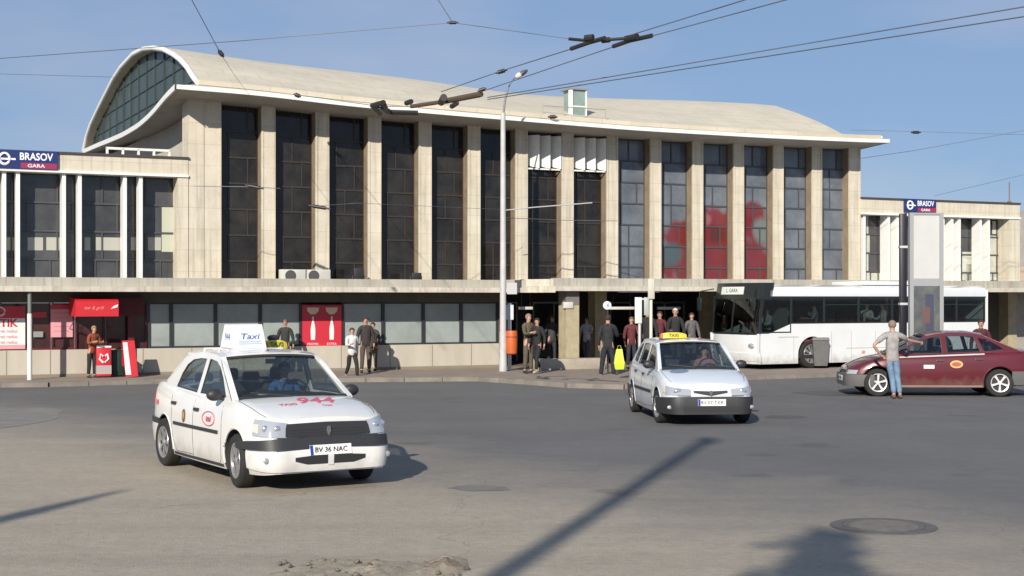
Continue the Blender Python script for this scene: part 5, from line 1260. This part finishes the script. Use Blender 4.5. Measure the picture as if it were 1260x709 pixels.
station_sign(-8, 71, 187, 209.5, 'blue and red station name sign on the left wing parapet', -.09)
station_sign(1113, 1152, 246, 262, 'small blue and red station name sign on the right wing parapet', -.09)
def poster(px0, px1, py0, py1, label, w_, m, name='poster'):
    u0, u1 = fu(px0, w_), fu(px1, w_); pc = (px0+px1)/2; z1, z0 = fz(pc, py0, w_), fz(pc, py1, w_)
    s = fthing(name, label, 'poster', u0, w_, z0); B('sheet', (0, u1-u0, 0, .03, 0, z1-z0), m, s); return s, u1-u0, z1-z0
PR = mat('poster_red', (.52, .03, .05), .35); PWh = mat('poster_white', (.72, .70, .70), .5); PPk = mat('poster_pink', (.62, .30, .33), .6); CRM = mat('poster_cream', (.72, .58, .42), .5)
s, wd, hh = poster(372, 420, 376, 427.5, 'red advertising poster with two pale bottles between the shop windows', .05, PR)
for k in (0, 1):
    cx = wd*(.27+.48*k)
    bt = [(-.055, .18), (.055, .18), (.065, .40), (.055, .50), (.025, .62), (.022, .74), (-.022, .74), (-.025, .62), (-.055, .50), (-.065, .40)]
    bm = bmesh.new(); prism(bm, [(cx+a*1.15, hh*b) for a, b in bt], lambda a, b, o: Vector((a, -.003-o, b)), .002); mobj('bottle_print', bm, PWh, s)
    bm = bmesh.new(); prism(bm, [(cx+a, hh*b) for a, b in [(-.19, .95), (.19, .95), (.17, .86), (.07, .79), (-.07, .79), (-.17, .86)]], lambda a, b, o: Vector((a, -.0015-o*.5, b)), .001); mobj('crown_print', bm, CRM, s)
    text('poster_text', 'PROMO' if k == 0 else 'EXTRA', .10, PWh, lambda x, y, t: Vector((cx+x, -.004-t, hh*.08+y)), s, .001)
B('frame', (-.03, wd+.03, .0, .035, -.04, hh+.03), mat('dark_red_frame', (.10, .012, .014), .4), s).location.y = .004
s, wd, hh = poster(-40, 31, 377, 430, 'white and red shop poster in the left corner window', .03, PWh)
B('poster_top', (0, wd, -.004, -.001, hh*.72, hh), PR, s); B('poster_foot', (0, wd, -.004, -.001, 0, hh*.10), PPk, s)
text('poster_text', 'ETIK', .30, PR, lambda x, y, t: Vector((wd*.66+x, -.006-t, hh*.60+y)), s, .001, .008)
for k in range(3): text('poster_text', 'pret redus', .13, PPk, lambda x, y, t: Vector((wd*.68+x, -.006-t, hh*(.42-.13*k)+y)), s, .001, .002)
bm = bmesh.new(); tube(bm, [(wd*.54+.16*math.cos(a), -.01, hh*.88+.12*math.sin(a)) for a in [2*math.pi*k/16 for k in range(17)]], .025, 5); mobj('ring_print', bm, PWh, s)
s, wd, hh = poster(62.5, 89.5, 375, 415, 'pale pink paper poster with a red header on the dark shop window', .02, PPk)
B('poster_top', (0, wd, -.004, -.001, hh*.86, hh), PR, s)
for k in range(5): B('text_line', (wd*.15, wd*.85, -.003, -.001, hh*(.74-.14*k), hh*(.74-.14*k)+.015), mat('line_rose', (.50, .16, .2), .6), s)
s, wd, hh = poster(40, 57, 384, 391, 'small red sticker on the dark shop window next to the pole', .03, PR)
s, wd, hh = poster(41, 53, 408, 415, 'small grey notice low on the dark shop window', .03, mat('notice_grey', (.25, .25, .25), .6))
# red awning
AW = mat('awning_red', (.55, .02, .03), .5, var=.15)
w0_ = -1.12; u0, u1 = fu(93, w0_), fu(146, w0_); uu2 = u1+.02
aw = fthing('red_awning', 'bright red box awning over the shop door under the canopy', 'awning', u0, w0_, 0)
zt_, zb_ = fz(120, 368.5, w0_), fz(120, 389.5, w0_)
bm = bmesh.new(); prism(bm, [(0, zb_), (0, zt_-.06), (.10, zt_), (1.14, zt_+.08), (1.14, zb_+.02), (1.1, zb_+.02), (.04, zb_+.0)], lambda a, b, o: Vector((o, a, b)), u1-u0)
cv = mobj('canvas', bm, AW, aw)
text('awning_text', 'bar & grill', .13, mat('awning_pink', (.72, .25, .25), .5), lambda x, y, t: Vector(((u1-u0)*.42+x, -.004-t, (zb_+zt_)/2+y)), cv, .001, 0, .3)
bm = bmesh.new(); prism(bm, [(-.10, -.05), (.08, .0), (.10, .08), (-.02, .03)], lambda a, b, o: Vector(((u1-u0)*.9+a, -.003-o, (zb_+zt_)/2+.02+b)), .002); mobj('awning_mark', bm, SW, cv)
bm = bmesh.new(); 
for xx in (.02, u1-u0-.02): tube(bm, [(xx, .04, zb_), (xx, 1.12, zb_-.35)], .012, 6)
mobj('stay', bm, mat('stay_red', (.2, .02, .03), .5), aw)
B('side_panel', (u1-u0+.003, u1-u0+.9, .95, 1.12, zb_+.0, zt_+.05), mat('awning_dark_red', (.13, .012, .018), .6, var=.4, vscale=6), aw)
B('door_post', (u1-u0+.45, u1-u0+.62, 1.0, 1.12, .12, zb_-.01), mat('dark_red_frame', (.10, .012, .014), .4), aw)
# freezer, green crate, A-board
def fbox(name, label, cat, px0, px1, w_, z0, z1, m, dp=.5, bev=.02):
    u0, u1 = fu(px0, w_), fu(px1, w_); s = fthing(name, label, cat, (u0+u1)/2, w_, z0); hw = (u1-u0)/2
    B('body', (-hw, hw, 0, dp, .04, z1-z0), m, s, bev=bev); return s, hw, z1-z0
s, hw, hh = fbox('ice_cream_freezer', 'red ice cream freezer with a white symbol beside the crouching person', 'freezer', 119, 137, -1.0, .12, fz(128, 428, -1.0), AW)
B('base_band', (-hw-.002, hw+.002, -.006, .2, .10, .34), mat('grey_pink', (.40, .32, .32), .6), s); B('lid', (-hw, hw, 0, .5, hh+.002, hh+.05), PWh, s); B('foot', (-hw+.03, hw-.03, .04, .46, .0, .04), BLK(), s)
bm = bmesh.new(); 
for q in (-1, 1): tube(bm, [(q*.02, -.01, .42), (q*.12, -.01, .52), (q*.09, -.01, .66), (q*.03, -.01, .60)], .03, 6)
mobj('symbol', bm, SW, s)
s, hw, hh = fbox('green_cabinet', 'dark green cabinet between the red freezer and the A-board', 'cabinet', 138, 153, -.75, .12, fz(145, 432, -.75), mat('dark_green', (.012, .035, .025), .5))
B('top_plate', (-hw-.01, hw+.01, -.01, .5, hh+.001, hh+.025), BLK(), s)
ab = fthing('advert_a_board', 'leaning red and white A-board at the right side of the shop door', 'sign board', fu(160, -.95), -.95, .12)
for sg, nm in ((1, 'front_leaf'), (-1, 'rear_leaf')):
    bm = bmesh.new(); prism(bm, [(-.17, .03), (.17, .03), (.12, 1.02), (-.22, 1.02)], lambda a, b, o: Vector((a, -sg*(.28*(1.02-b)/1.0)+o, b)), .02); lf = mobj(nm, bm, AW, ab)
bm = bmesh.new(); prism(bm, [(-.17, .08), (-.02, .08), (-.08, .97), (-.20, .97)], lambda a, b, o: Vector((a, -(.28*(1.02-b))-.003-o, b)), .003); mobj('white_band', bm, PWh, ab)
# air conditioners on the canopy
def aircon(px, w_, label, wd=.80, hgt=.52):
    s = fthing('air_conditioner', label, 'air conditioner', fu(px, w_), w_, 2.657, 'air conditioning units on the canopy')
    B('casing', (-wd/2, wd/2, 0, .3, .03, hgt), mat('ac_white', (.55, .55, .5), .5, var=.2), s, bev=.015)
    bm = bmesh.new(); lathe(bm, [(.001, -.004), (.17, -.004), (.17, .01), (.001, .01)], 20, 'y', c=(-.12, 0, .33)); mobj('fan_grille', bm, mat('ac_dark', (.07, .07, .07), .6), s)
    bm = bmesh.new()
    for x in (-.3, .3): box(bm, x-.03, x+.03, .02, .28, 0, .03)
    mobj('foot', bm, DKM(), s)
aircon(362.5, -.5, 'white air conditioner under the third hall window, left of the pair'); aircon(391, -.5, 'greyish air conditioner in front of a stone column, right of the pair')
for px, lab in ((441, 'dark loudspeaker box on the canopy under the fourth hall window'), (512, 'small dark floodlight on the canopy by the fifth column')):
    s = fthing('canopy_floodlight', lab, 'floodlight', fu(px, -.5), -.5, 2.657)
    bm = bmesh.new(); box(bm, -.16, .16, -.08, .12, .22, .58 if px < 500 else .45, bev=.03); mobj('housing', bm, BLK(), s, smooth=40)
    bm = bmesh.new(); tube(bm, [(-.18, 0, 0), (-.18, 0, .35), (-.15, 0, .36)], .015, 6); tube(bm, [(.18, 0, 0), (.18, 0, .35), (.15, 0, .36)], .015, 6); box(bm, -.2, .2, -.06, .06, -.0, .015); mobj('bracket', bm, DKM(), s)
# ================================================================== STREET FURNITURE
def gthing(name, label, cat, px, py, z=.0, rz=0, group=None): p = at_z(px, py, z); return thing(name, label, cat, (p.x, p.y, z), rz, group), p
GALV = mat('galvanised', (.55, .56, .56), .5, .2, var=.2, vscale=2)
lp, p = gthing('street_lamp', 'tall pale street lamp post in front of the hall columns with a curved arm', 'street lamp', 619, 457, .12)
zof = lambda py: HC+(HY-py)*p.y/F
bm = bmesh.new(); tube(bm, [(0, 0, 0), (0, 0, 1.2)], .125, 14, .11); tube(bm, [(0, 0, 1.2), (0, 0, zof(144))], .10, 14, .075); mobj('pole', bm, mat('lamp_post_paint', (.50, .50, .50), .45, var=.25, vscale=2), lp, smooth=40)
bm = bmesh.new(); zt_ = zof(144)-.12
tube(bm, [(0, 0, zt_), (.06, -.02, zt_+.5), (.16, -.05, zt_+.9), (.35, -.1, zt_+1.15)], .035, 8, .025); mobj('arm', bm, mat('arm_grey', (.2, .2, .2), .5), lp, smooth=50)
bm = bmesh.new(); m4 = Matrix.Translation((.55, -.15, zt_+1.27)) @ Matrix.Rotation(R(-32), 4, 'Y') @ Matrix.Diagonal((.23, .11, .075, 1)); bmesh.ops.create_uvsphere(bm, u_segments=16, v_segments=10, radius=1, matrix=m4); hd2 = mobj('lamp_head', bm, mat('lamp_head_grey', (.07, .075, .08), .4), lp, smooth=60)
bm = bmesh.new(); m4 = Matrix.Translation((.47, -.19, zt_+1.22)) @ Matrix.Rotation(R(-32), 4, 'Y') @ Matrix.Diagonal((.12, .09, .085, 1)); bmesh.ops.create_uvsphere(bm, u_segments=14, v_segments=8, radius=1, matrix=m4); mobj('lamp_glass', bm, mat('lamp_glass', (.6, .58, .5), .3), hd2, smooth=60)
bm = bmesh.new(); tube(bm, [(0, 0, zof(264)), (.9, .1, zof(260)), (2.7, .2, zof(254))], .017, 8); mobj('bracket_arm', bm, mat('arm_pale', (.4, .41, .41), .5), lp)
B('junction_box', (.12, .42, -.12, .1, zof(367), zof(353)), mat('box_grey', (.4, .4, .4), .6), lp)
post, p = gthing('pipe_post', 'short white post right beside the tall street lamp carrying the orange bin', 'post', 627, 456, .12)
bm = bmesh.new(); tube(bm, [(0, 0, 0), (0, 0, 2.05)], .06, 10); mobj('shaft', bm, GALV, post, smooth=50); B('plate', (-.12, .12, -.07, -.04, 1.55, 2.0), mat('plate_pale', (.5, .54, .58), .5), post)
lb, p = gthing('litter_bin', 'orange litter bin hung on the post beside the street lamp', 'bin', 629.5, 456.5, .12)
bm = bmesh.new(); lathe(bm, [(.10, .50), (.155, .54), (.175, .75), (.175, 1.18), (.165, 1.22), (.14, 1.22), (.14, .8)], 18, 'z', (0, -.24, 0)); mobj('shell', bm, mat('bin_orange', (.55, .11, .02), .5, var=.15), lb, smooth=40)
bm = bmesh.new(); lathe(bm, [(.182, 1.02), (.182, 1.06)], 18, 'z', (0, -.24, 0)); box(bm, -.03, .03, -.06, .0, .6, 1.2); mobj('band', bm, mat('bin_band', (.25, .06, .02), .5), lb)
ap_, p = gthing('awning_post', 'thin white and grey post standing in front of the left shop windows', 'post', 36.5, 467.5, .12)
zof2 = lambda py: HC+(HY-py)*p.y/F-.12
bm = bmesh.new(); tube(bm, [(0, 0, 0), (0, 0, zof2(386))], .065, 10); mobj('lower_shaft', bm, mat('post_white', (.66, .64, .62), .5), ap_, smooth=50)
bm = bmesh.new(); tube(bm, [(0, 0, zof2(386)), (0, 0, 2.45)], .055, 10); mobj('upper_shaft', bm, mat('post_grey_green', (.14, .16, .14), .5), ap_, smooth=50)
# sign posts in front of the entrance
sp1, p = gthing('bus_stop_post', 'pale post with two narrow vertical timetable boards left of the slender sign post', 'sign post', 787, 462, .12)
zf_ = lambda py: HC+(HY-py)*p.y/F-.12
bm = bmesh.new(); tube(bm, [(0, 0, 0), (0, 0, zf_(366))], .045, 8); mobj('shaft', bm, GALV, sp1, smooth=50)
B('left_board', (-.14, .06, -.07, -.05, zf_(398), zf_(366)), mat('board_pale', (.55, .58, .56), .5), sp1, bev=.004); B('right_board', (.12, .26, -.07, -.05, zf_(388), zf_(366)), mat('board_grey', (.32, .35, .34), .5), sp1, bev=.004)
B('cross_bar', (-.1, .25, -.048, -.0, zf_(369), zf_(367)), GALV, sp1)
sp2, p = gthing('sign_post', 'slender cream post with an edge-on sign plate at its top behind the hatchback', 'sign post', 801, 466, .12)
bm = bmesh.new(); tube(bm, [(0, 0, 0), (0, 0, HC+(HY-345)*p.y/F-.12)], .045, 8); mobj('shaft', bm, mat('cream_post', (.6, .57, .5), .5), sp2, smooth=50)
bm = bmesh.new(); box(bm, -.09, .09, -.10, -.05, HC+(HY-368)*p.y/F-.12, HC+(HY-343)*p.y/F-.12, bev=.01); mobj('sign_plate', bm, mat('plate_beige', (.45, .43, .37), .6), sp2, smooth=30)
rs_, p = gthing('round_sign', 'round white sign disc on a thin dark post near the entrance', 'sign', 748, 459, .12)
zc2 = HC+(HY-376)*p.y/F-.12
bm = bmesh.new(); tube(bm, [(0, .04, 0), (0, .04, zc2)], .025, 8); mobj('shaft', bm, DKM(), rs_)
bm = bmesh.new(); lathe(bm, [(.001, -.0), (.115, -.0), (.125, .012), (.125, .02), (.001, .02)], 28, 'y', c=(-.02, -.01, zc2)); mobj('disc', bm, mat('disc_white', (.75, .76, .8), .35), rs_, smooth=40)
bm = bmesh.new(); lathe(bm, [(.001, -.004), (.05, -.004), (.05, .0), (.001, 0)], 16, 'y', c=(0, -.012, zc2)); mobj('disc_mark', bm, mat('disc_blue', (.25, .3, .42), .4), rs_)
# parasols / bright market shades glimpsed below the canopy
for k, (px, ww, lab) in enumerate(((648, -.9, 'leftmost pale strip lamp under the entrance canopy'), (700, -2.05, 'square pale lamp above the yellow marble pillar'), (766, -1.6, 'long pale strip lamp right of the round sign'), (824, -1.2, 'pale strip lamp above the hatchback under the canopy'))):
    u = fu(px, ww); zz = fz(px, 379.5 if k != 1 else 378, ww)
    s = fthing('canopy_lamp', lab, 'lamp', u, ww, zz, 'lamps under the entrance canopy'); L_ = (.22, .16, .45, .42)[k]
    B('diffuser', (-L_, L_, 0, .12, -.04, .05 if k != 1 else .16), mat('pale_diffuser', (.55, .54, .5), .5), s, bev=.01)
    bm = bmesh.new(); [tube(bm, [(x, .06, .04), (x, .06, 2.55-zz)], .008, 5) for x in (-L_*.7, L_*.7)]; mobj('hanger', bm, DKM(), s)
# plastic bins near the bus
gb, p = gthing('wheeled_bin', 'tall dark grey wheeled bin on the kerb in front of the bus wheel', 'bin', 1008, 453, .12)
bm = bmesh.new(); prism(bm, [(-.20, .08), (.20, .08), (.26, .88), (-.26, .88)], lambda a, b, o: Vector((a, -.28+o, b)), .5); mobj('tub', bm, mat('bin_grey', (.11, .11, .11), .6, var=.3), gb)
bm = bmesh.new(); prism(bm, [(-.28, .885), (.28, .885), (.24, .97), (-.24, .97)], lambda a, b, o: Vector((a, -.31+o, b)), .56); mobj('lid', bm, mat('bin_lid', (.16, .16, .16), .5), gb)
for sd in (-1, 1):
    bm = bmesh.new(); lathe(bm, [(.001, -.02), (.09, -.02), (.09, .02), (.001, .02)], 16, 'x', c=(sd*.24, .18, .09)); mobj('wheel', bm, BLK(), gb)
# advertising totem and black mast at the right
tt, p = gthing('advert_totem', 'tall grey-framed advertising totem with a blank pale upper panel beside the black mast', 'advertising totem', 1139, 478, .0, R(4))
sp_ = p.y/F; zz = lambda py: HC+(HY-py)*sp_
xl, xr_ = (1119-1139)*sp_, (1160-1139)*sp_
bm = bmesh.new(); box(bm, xl-.02, xl+.08, -.07, .07, 0, zz(262)); box(bm, xr_-.09, xr_+.01, -.07, .07, 0, zz(262)); box(bm, xl+.08, xr_-.09, -.07, .07, zz(264.5), zz(262)-.002); box(bm, xl+.08, xr_-.09, -.06, .06, zz(352), zz(343)); box(bm, xl+.08, xr_-.09, -.06, .06, zz(440), zz(432))
mobj('frame', bm, mat('totem_grey', (.34, .35, .36), .45, .3), tt)
B('blank_panel', (xl+.082, xr_-.092, -.04, .04, zz(342.8), zz(264.7)), mat('blank_panel', (.50, .51, .50), .5, var=.12, vscale=1.2), tt)
lpn = B('lower_poster', (xl+.082, xr_-.092, -.035, .035, zz(431.8), zz(352.2)), mat('poster_glass', (.14, .145, .13), .08, spec=.7, var=.5, vscale=2.5, col2=(.05, .06, .08)), tt)
B('poster_figure', (-.02, .20, -.042, -.036, zz(412), zz(362)), mat('poster_blue', (.06, .065, .10), .3), lpn); B('poster_patch', (-.1, .1, -.044, -.0425, zz(398), zz(378)), mat('poster_brick', (.13, .08, .07), .3), lpn)
bm_, p = gthing('black_mast', 'slim black square mast with two pale bands standing left of the totem', 'mast', 1111, 476, .0, 0)
sp_ = p.y/F
bm = bmesh.new(); box(bm, -.085, .085, -.085, .085, 0, HC+(HY-263)*sp_, bev=.008); mobj('shaft', bm, mat('mast_black', (.012, .012, .022), .4), bm_, smooth=30)
for py in (304, 374): bm = bmesh.new(); z_ = HC+(HY-py)*sp_; box(bm, -.1, .1, -.1, .1, z_-.03, z_+.03); mobj('band', bm, GALV, bm_)
# aerial on right wing
an = fthing('roof_aerial', 'thin pinkish aerial mast on the right wing roof', 'aerial', fu(1242, 1), 1, 5.99)
bm = bmesh.new(); tube(bm, [(0, 0, -.05), (0, 0, .9)], .022, 6); box(bm, -.08, .08, -.05, .05, -.01, .14); mobj('rod', bm, mat('aerial_brown', (.2, .1, .1), .6), an)
# ================================================================== OVERHEAD WIRES
WR = mat('wire_dark', (.10, .115, .14), .5); INS = mat('insulator_brown', (.025, .02, .018), .4); BAR = mat('switch_bar', (.022, .02, .018), .5)
def wire(label, pts, r=.011, name='overhead_wire', group='overhead wires', m=WR, sag=0.):
    P = [Vector(p) for p in pts]; out = []
    for a, b in zip(P, P[1:]):
        n = 8
        for k in range(n): t = k/n; out.append(a.lerp(b, t)-Vector((0, 0, sag*4*t*(1-t))))
    out.append(P[-1]); bm = bmesh.new(); tube(bm, out, r*.75, 6); o = mobj(name, bm, m, None, smooth=60); tag(o, label, 'wire', group); return o
Z = at_z
def ext(a, b, k): return b+(b-a)*k
a, b = Z(600, 120, 5.9), Z(1260, 8.5, 5.9); wire('upper wire of the trolley pair running from the lamp head to the right edge', [a, b, ext(a, b, .5)], .012, 'trolley_wire')
a, b = Z(600, 122.5, 5.9), Z(1260, 20.5, 5.9); wire('lower wire of the trolley pair running from the lamp head to the right edge', [a, b, ext(a, b, .5)], .012, 'trolley_wire')
z6 = 6.2
w1a, w1b = Z(543, 113, z6), Z(704, 60, z6); wire('thin wire from the eave up to the left bar of the wire switch', [w1a, Z(615, 88, z6), w1b], .011, 'trolley_wire')
wire('wire from the switch to the top edge, upper of the left pair', [Z(780, 42, z6), Z(900, 5, z6), ext(Z(780, 42, z6), Z(900, 5, z6), 1.2)], .011, 'trolley_wire')
wire('wire from the brown bar past the lamp head to the switch', [Z(592, 113, z6), Z(645, 95, z6), Z(757, 57, z6)], .011, 'trolley_wire')
wire('wire from the switch to the top edge, lower of the left pair', [Z(800, 45, z6), Z(900, 18, z6), ext(Z(800, 45, z6), Z(900, 18, z6), 1.2)], .011, 'trolley_wire')
Y1 = 22.
A1 = lambda px, py, Y=Y1: at_y(px, py, Y)
wire('span wire from the left edge to the knot at the top centre', [A1(-200, 82), A1(0, 72), A1(300, 50), A1(557, 28)], .008, 'span_wire', sag=.0)
wire('span wire from the knot down to the wire switch', [A1(557, 28), Z(702, 48, z6)], .008, 'span_wire')
wire('short span wire from the top edge down to the knot', [A1(520, -30), A1(557, 28)], .009, 'span_wire')
wire('faint wire at the far left running towards the arched roof', [A1(-200, 84, 30), A1(0, 91, 30), A1(140, 95, 30)], .007, 'span_wire')
ra1 = at_y(292, 98, 45.2)
wire('wire from the top left down to an insulator above the roof', [A1(205, -60, 30), A1(236, 0, 30), A1(272, 67, 33)], .012, 'span_wire'); wire('short tie from the insulator to the roof anchor', [A1(272, 67, 33), ra1], .008, 'span_wire')
wire('faint wire right of the roof tip rising to the right edge', [A1(1052, 196, 45), A1(1127, 185, 45), A1(1400, 135, 45)], .012, 'span_wire'); wire('thin wire from the roof tip to the right edge', [A1(1046, 160, 48), A1(1127, 162, 48), A1(1400, 170, 48)], .010, 'span_wire'); wire('lowest faint wire over the right wing', [A1(1150, 241, 50), A1(1260, 215, 50), A1(1400, 180, 50)], .010, 'span_wire')
def insul(px, py, Y, label, dx=.16, dz=.05, r=.05):
    c_ = at_y(px, py, Y); bm = bmesh.new(); tube(bm, [c_+Vector((-dx, 0, -dz)), c_+Vector((-dx*.5, 0, -dz*.5))], r*.5, 8); tube(bm, [c_+Vector((-dx*.6, 0, -dz*.6)), c_, c_+Vector((dx*.6, 0, dz*.6))], r, 8); tube(bm, [c_+Vector((dx*.5, 0, dz*.5)), c_+Vector((dx, 0, dz))], r*.5, 8)
    tag(mobj('wire_insulator', bm, INS, None, smooth=50), label, 'insulator', 'wire insulators')
def YZ(py, z=z6): return (z-HC)*F/(HY-py)
insul(617, 88, YZ(88), 'dark insulator on the upper left wire above the lamp head', .1, .03, .035); insul(593, 110.5, YZ(110.5), 'dark insulator at the right end of the brown bar', .08, .03, .035)
insul(272, 66, 33, 'black insulator above the left end of the roof', .06, -.08, .05); insul(557, 28, Y1, 'small dark wire knot at the top centre of the sky', .09, 0, .025); insul(1127, 163, 48, 'small dark insulator right of the roof tip', .16, 0, .05)
# switch with crossing bars
sw = thing('wire_switch', 'dark trolley wire switch with two crossing bars high in the sky', 'wire switch', Z(750, 51, z6)); s0 = sw.location.copy()
def swbar(name, pts, r, m=BAR): bm = bmesh.new(); tube(bm, [Vector(q)-s0 for q in pts], r*.7, 8); return mobj(name, bm, m, sw, smooth=40)
swbar('left_bar', [Z(703, 60, z6), Z(726, 52, z6), Z(744, 47, z6)], .05); swbar('right_bar', [Z(755, 57, z6), Z(775, 50, z6), Z(802, 44, z6)], .05)
swbar('cross_bar', [Z(700, 48, z6), Z(722, 50, z6), Z(748, 49, z6), Z(775, 47, z6)], .035); swbar('frog', [Z(720, 47, z6), Z(730, 46, z6)], .07); swbar('frog', [Z(741, 50, z6), Z(750, 49, z6)], .06); swbar('frog', [Z(770, 48, z6), Z(784, 45, z6)], .07)
# long brown bar over the eave and the dark clamp at its left
z5 = 6.0
br_ = thing('contact_bar', 'long brown contact bar hanging in front of the eave left of the lamp', 'contact bar', Z(550, 123, z5)); s0 = br_.location.copy()
bm = bmesh.new(); tube(bm, [Z(506, 131, z5)-s0, Z(550, 124.5, z5)-s0], .04, 8); tube(bm, [Z(548, 124.5, z5)-s0, Z(592, 116, z5)-s0], .055, 8); mobj('bar', bm, mat('bar_brown', (.085, .06, .04), .6), br_, smooth=40)
bm = bmesh.new(); tube(bm, [Z(543, 126, z5)-s0, Z(546, 120, z5)-s0], .07, 8); tube(bm, [Z(556, 131, z5)-s0, Z(562, 127, z5)-s0], .05, 8); mobj('clamp', bm, BAR, br_)
swb = thing('wire_clamp', 'tangled dark wire clamp over the white eave, left of the brown contact bar', 'wire clamp', Z(470, 133, z5)); s0 = swb.location.copy()
bm = bmesh.new()
for a, b in (((458, 130), (472, 126)), ((458, 130), (468, 140)), ((466, 130), (480, 138)), ((480, 138), (514, 139)), ((472, 127), (476, 137)), ((500, 127), (506, 125))):
    tube(bm, [Z(*a, z5)-s0, Z(*b, z5)-s0], .05, 7)
mobj('clamp_bars', bm, BAR, swb)
wire('wire joining the clamp and the brown contact bar', [Z(466, 131, z5), Z(506, 131, z5)], .012, 'trolley_wire'); wire('tie wire from the clamp to the eave bracket', [Z(460, 130, z5), at_y(366, 117, 42)], .010, 'span_wire')
insul(366, 117.5, 42, 'small dark bracket clamp on the white eave, left part', .1, -.04, .06)
for px, py in ((680, 144),): insul(px, py, 46, 'small dark clamp on the eave right of the lamp post', .15, 0, .06)
# wires crossing in front of the facade
wire('wire crossing the second and third columns', [A1(238, 229, 40), A1(308, 230, 40), A1(345, 232, 40)], .012, 'span_wire'); insul(313, 230, 40, 'dark insulator in front of the second column', .25, -.05, .05)
wire('wire crossing the fourth hall window to the lamp post', [A1(385, 254, 40), A1(440, 250, 40), A1(619, 258, 45)], .008, 'span_wire'); insul(393, 255, 40, 'dark insulator in front of the third column', .3, -.05, .05)
wire('dark wire right of the lamp post across the entrance windows', [A1(619, 268, 45), A1(690, 271, 46), A1(760, 272, 46)], .014, 'span_wire')
# ================================================================== THINGS BEHIND THE CAMERA THAT THROW THE SHADOWS
def shadow_base(px, py, h): g = gnd(px, py); L_ = h/math.tan(EL); return Vector((g.x-SUNH.x*L_, g.y-SUNH.y*L_, 0))
b = shadow_base(872, 540, 14.5)
t = thing('tall_lamp', 'tall concrete lamp post behind the viewpoint whose shadow crosses the road', 'street lamp', b)
bm = bmesh.new(); tube(bm, [(0, 0, 0), (0, 0, 14.3)], .17, 14, .11); mobj('pole', bm, CONC(), t, smooth=50)
bm = bmesh.new(); box(bm, -.12, .12, -.5, .28, 14.3, 14.5, bev=.04); mobj('lamp_head', bm, BLK(), t, smooth=40)
b = shadow_base(153, 603, 10.5)
t = thing('side_mast', 'steel mast behind the viewpoint casting the short shadow at the left edge', 'mast', b)
bm = bmesh.new(); tube(bm, [(0, 0, 0), (0, 0, 9.6)], .19, 14, .16); tube(bm, [(0, 0, 9.6), (0, 0, 10.5)], .16, 14, .05); mobj('pole', bm, GALV, t, smooth=50)
b = shadow_base(1028, 650, 11.5); tr = thing('conifer_tree', 'slender dark conifer behind the viewpoint throwing a ragged shadow', 'tree', b)
bm = bmesh.new(); tube(bm, [(0, 0, 0), (.05, 0, 5), (0, 0, 11.2)], .17, 10, .03); mobj('trunk', bm, mat('bark', (.09, .06, .04), .9, var=.4), tr)
bm = bmesh.new(); rr = random.Random(11)
for k in range(210):
    z_ = 4.5+6.9*(k/210)**.8; rad = (.25+(11.6-z_)*.42)*(rr.uniform(1.0, 1.5) if k % 5 == 0 else rr.uniform(.35, .9)); a = k*2.4+rr.uniform(-.3, .3)
    d = Vector((math.cos(a), math.sin(a), rr.uniform(-.35, .15))); root = Vector((0, 0, z_)); tube(bm, [root, root+d*rad], .02, 4, .006)
    for j in range(26):
        f = rr.uniform(.1, 1); q = root+d*rad*f; e = Vector((rr.uniform(-1, 1), rr.uniform(-1, 1), rr.uniform(-.6, .3))).normalized()*rr.uniform(.14, .30)*(1.25-.6*f); s_ = e.cross(d).normalized()*.06
        bm.faces.new([bm.verts.new(v) for v in (q-s_, q+s_, q+e)])
mobj('crown', bm, mat('needles', (.03, .055, .025), .8), tr, recalc=False)
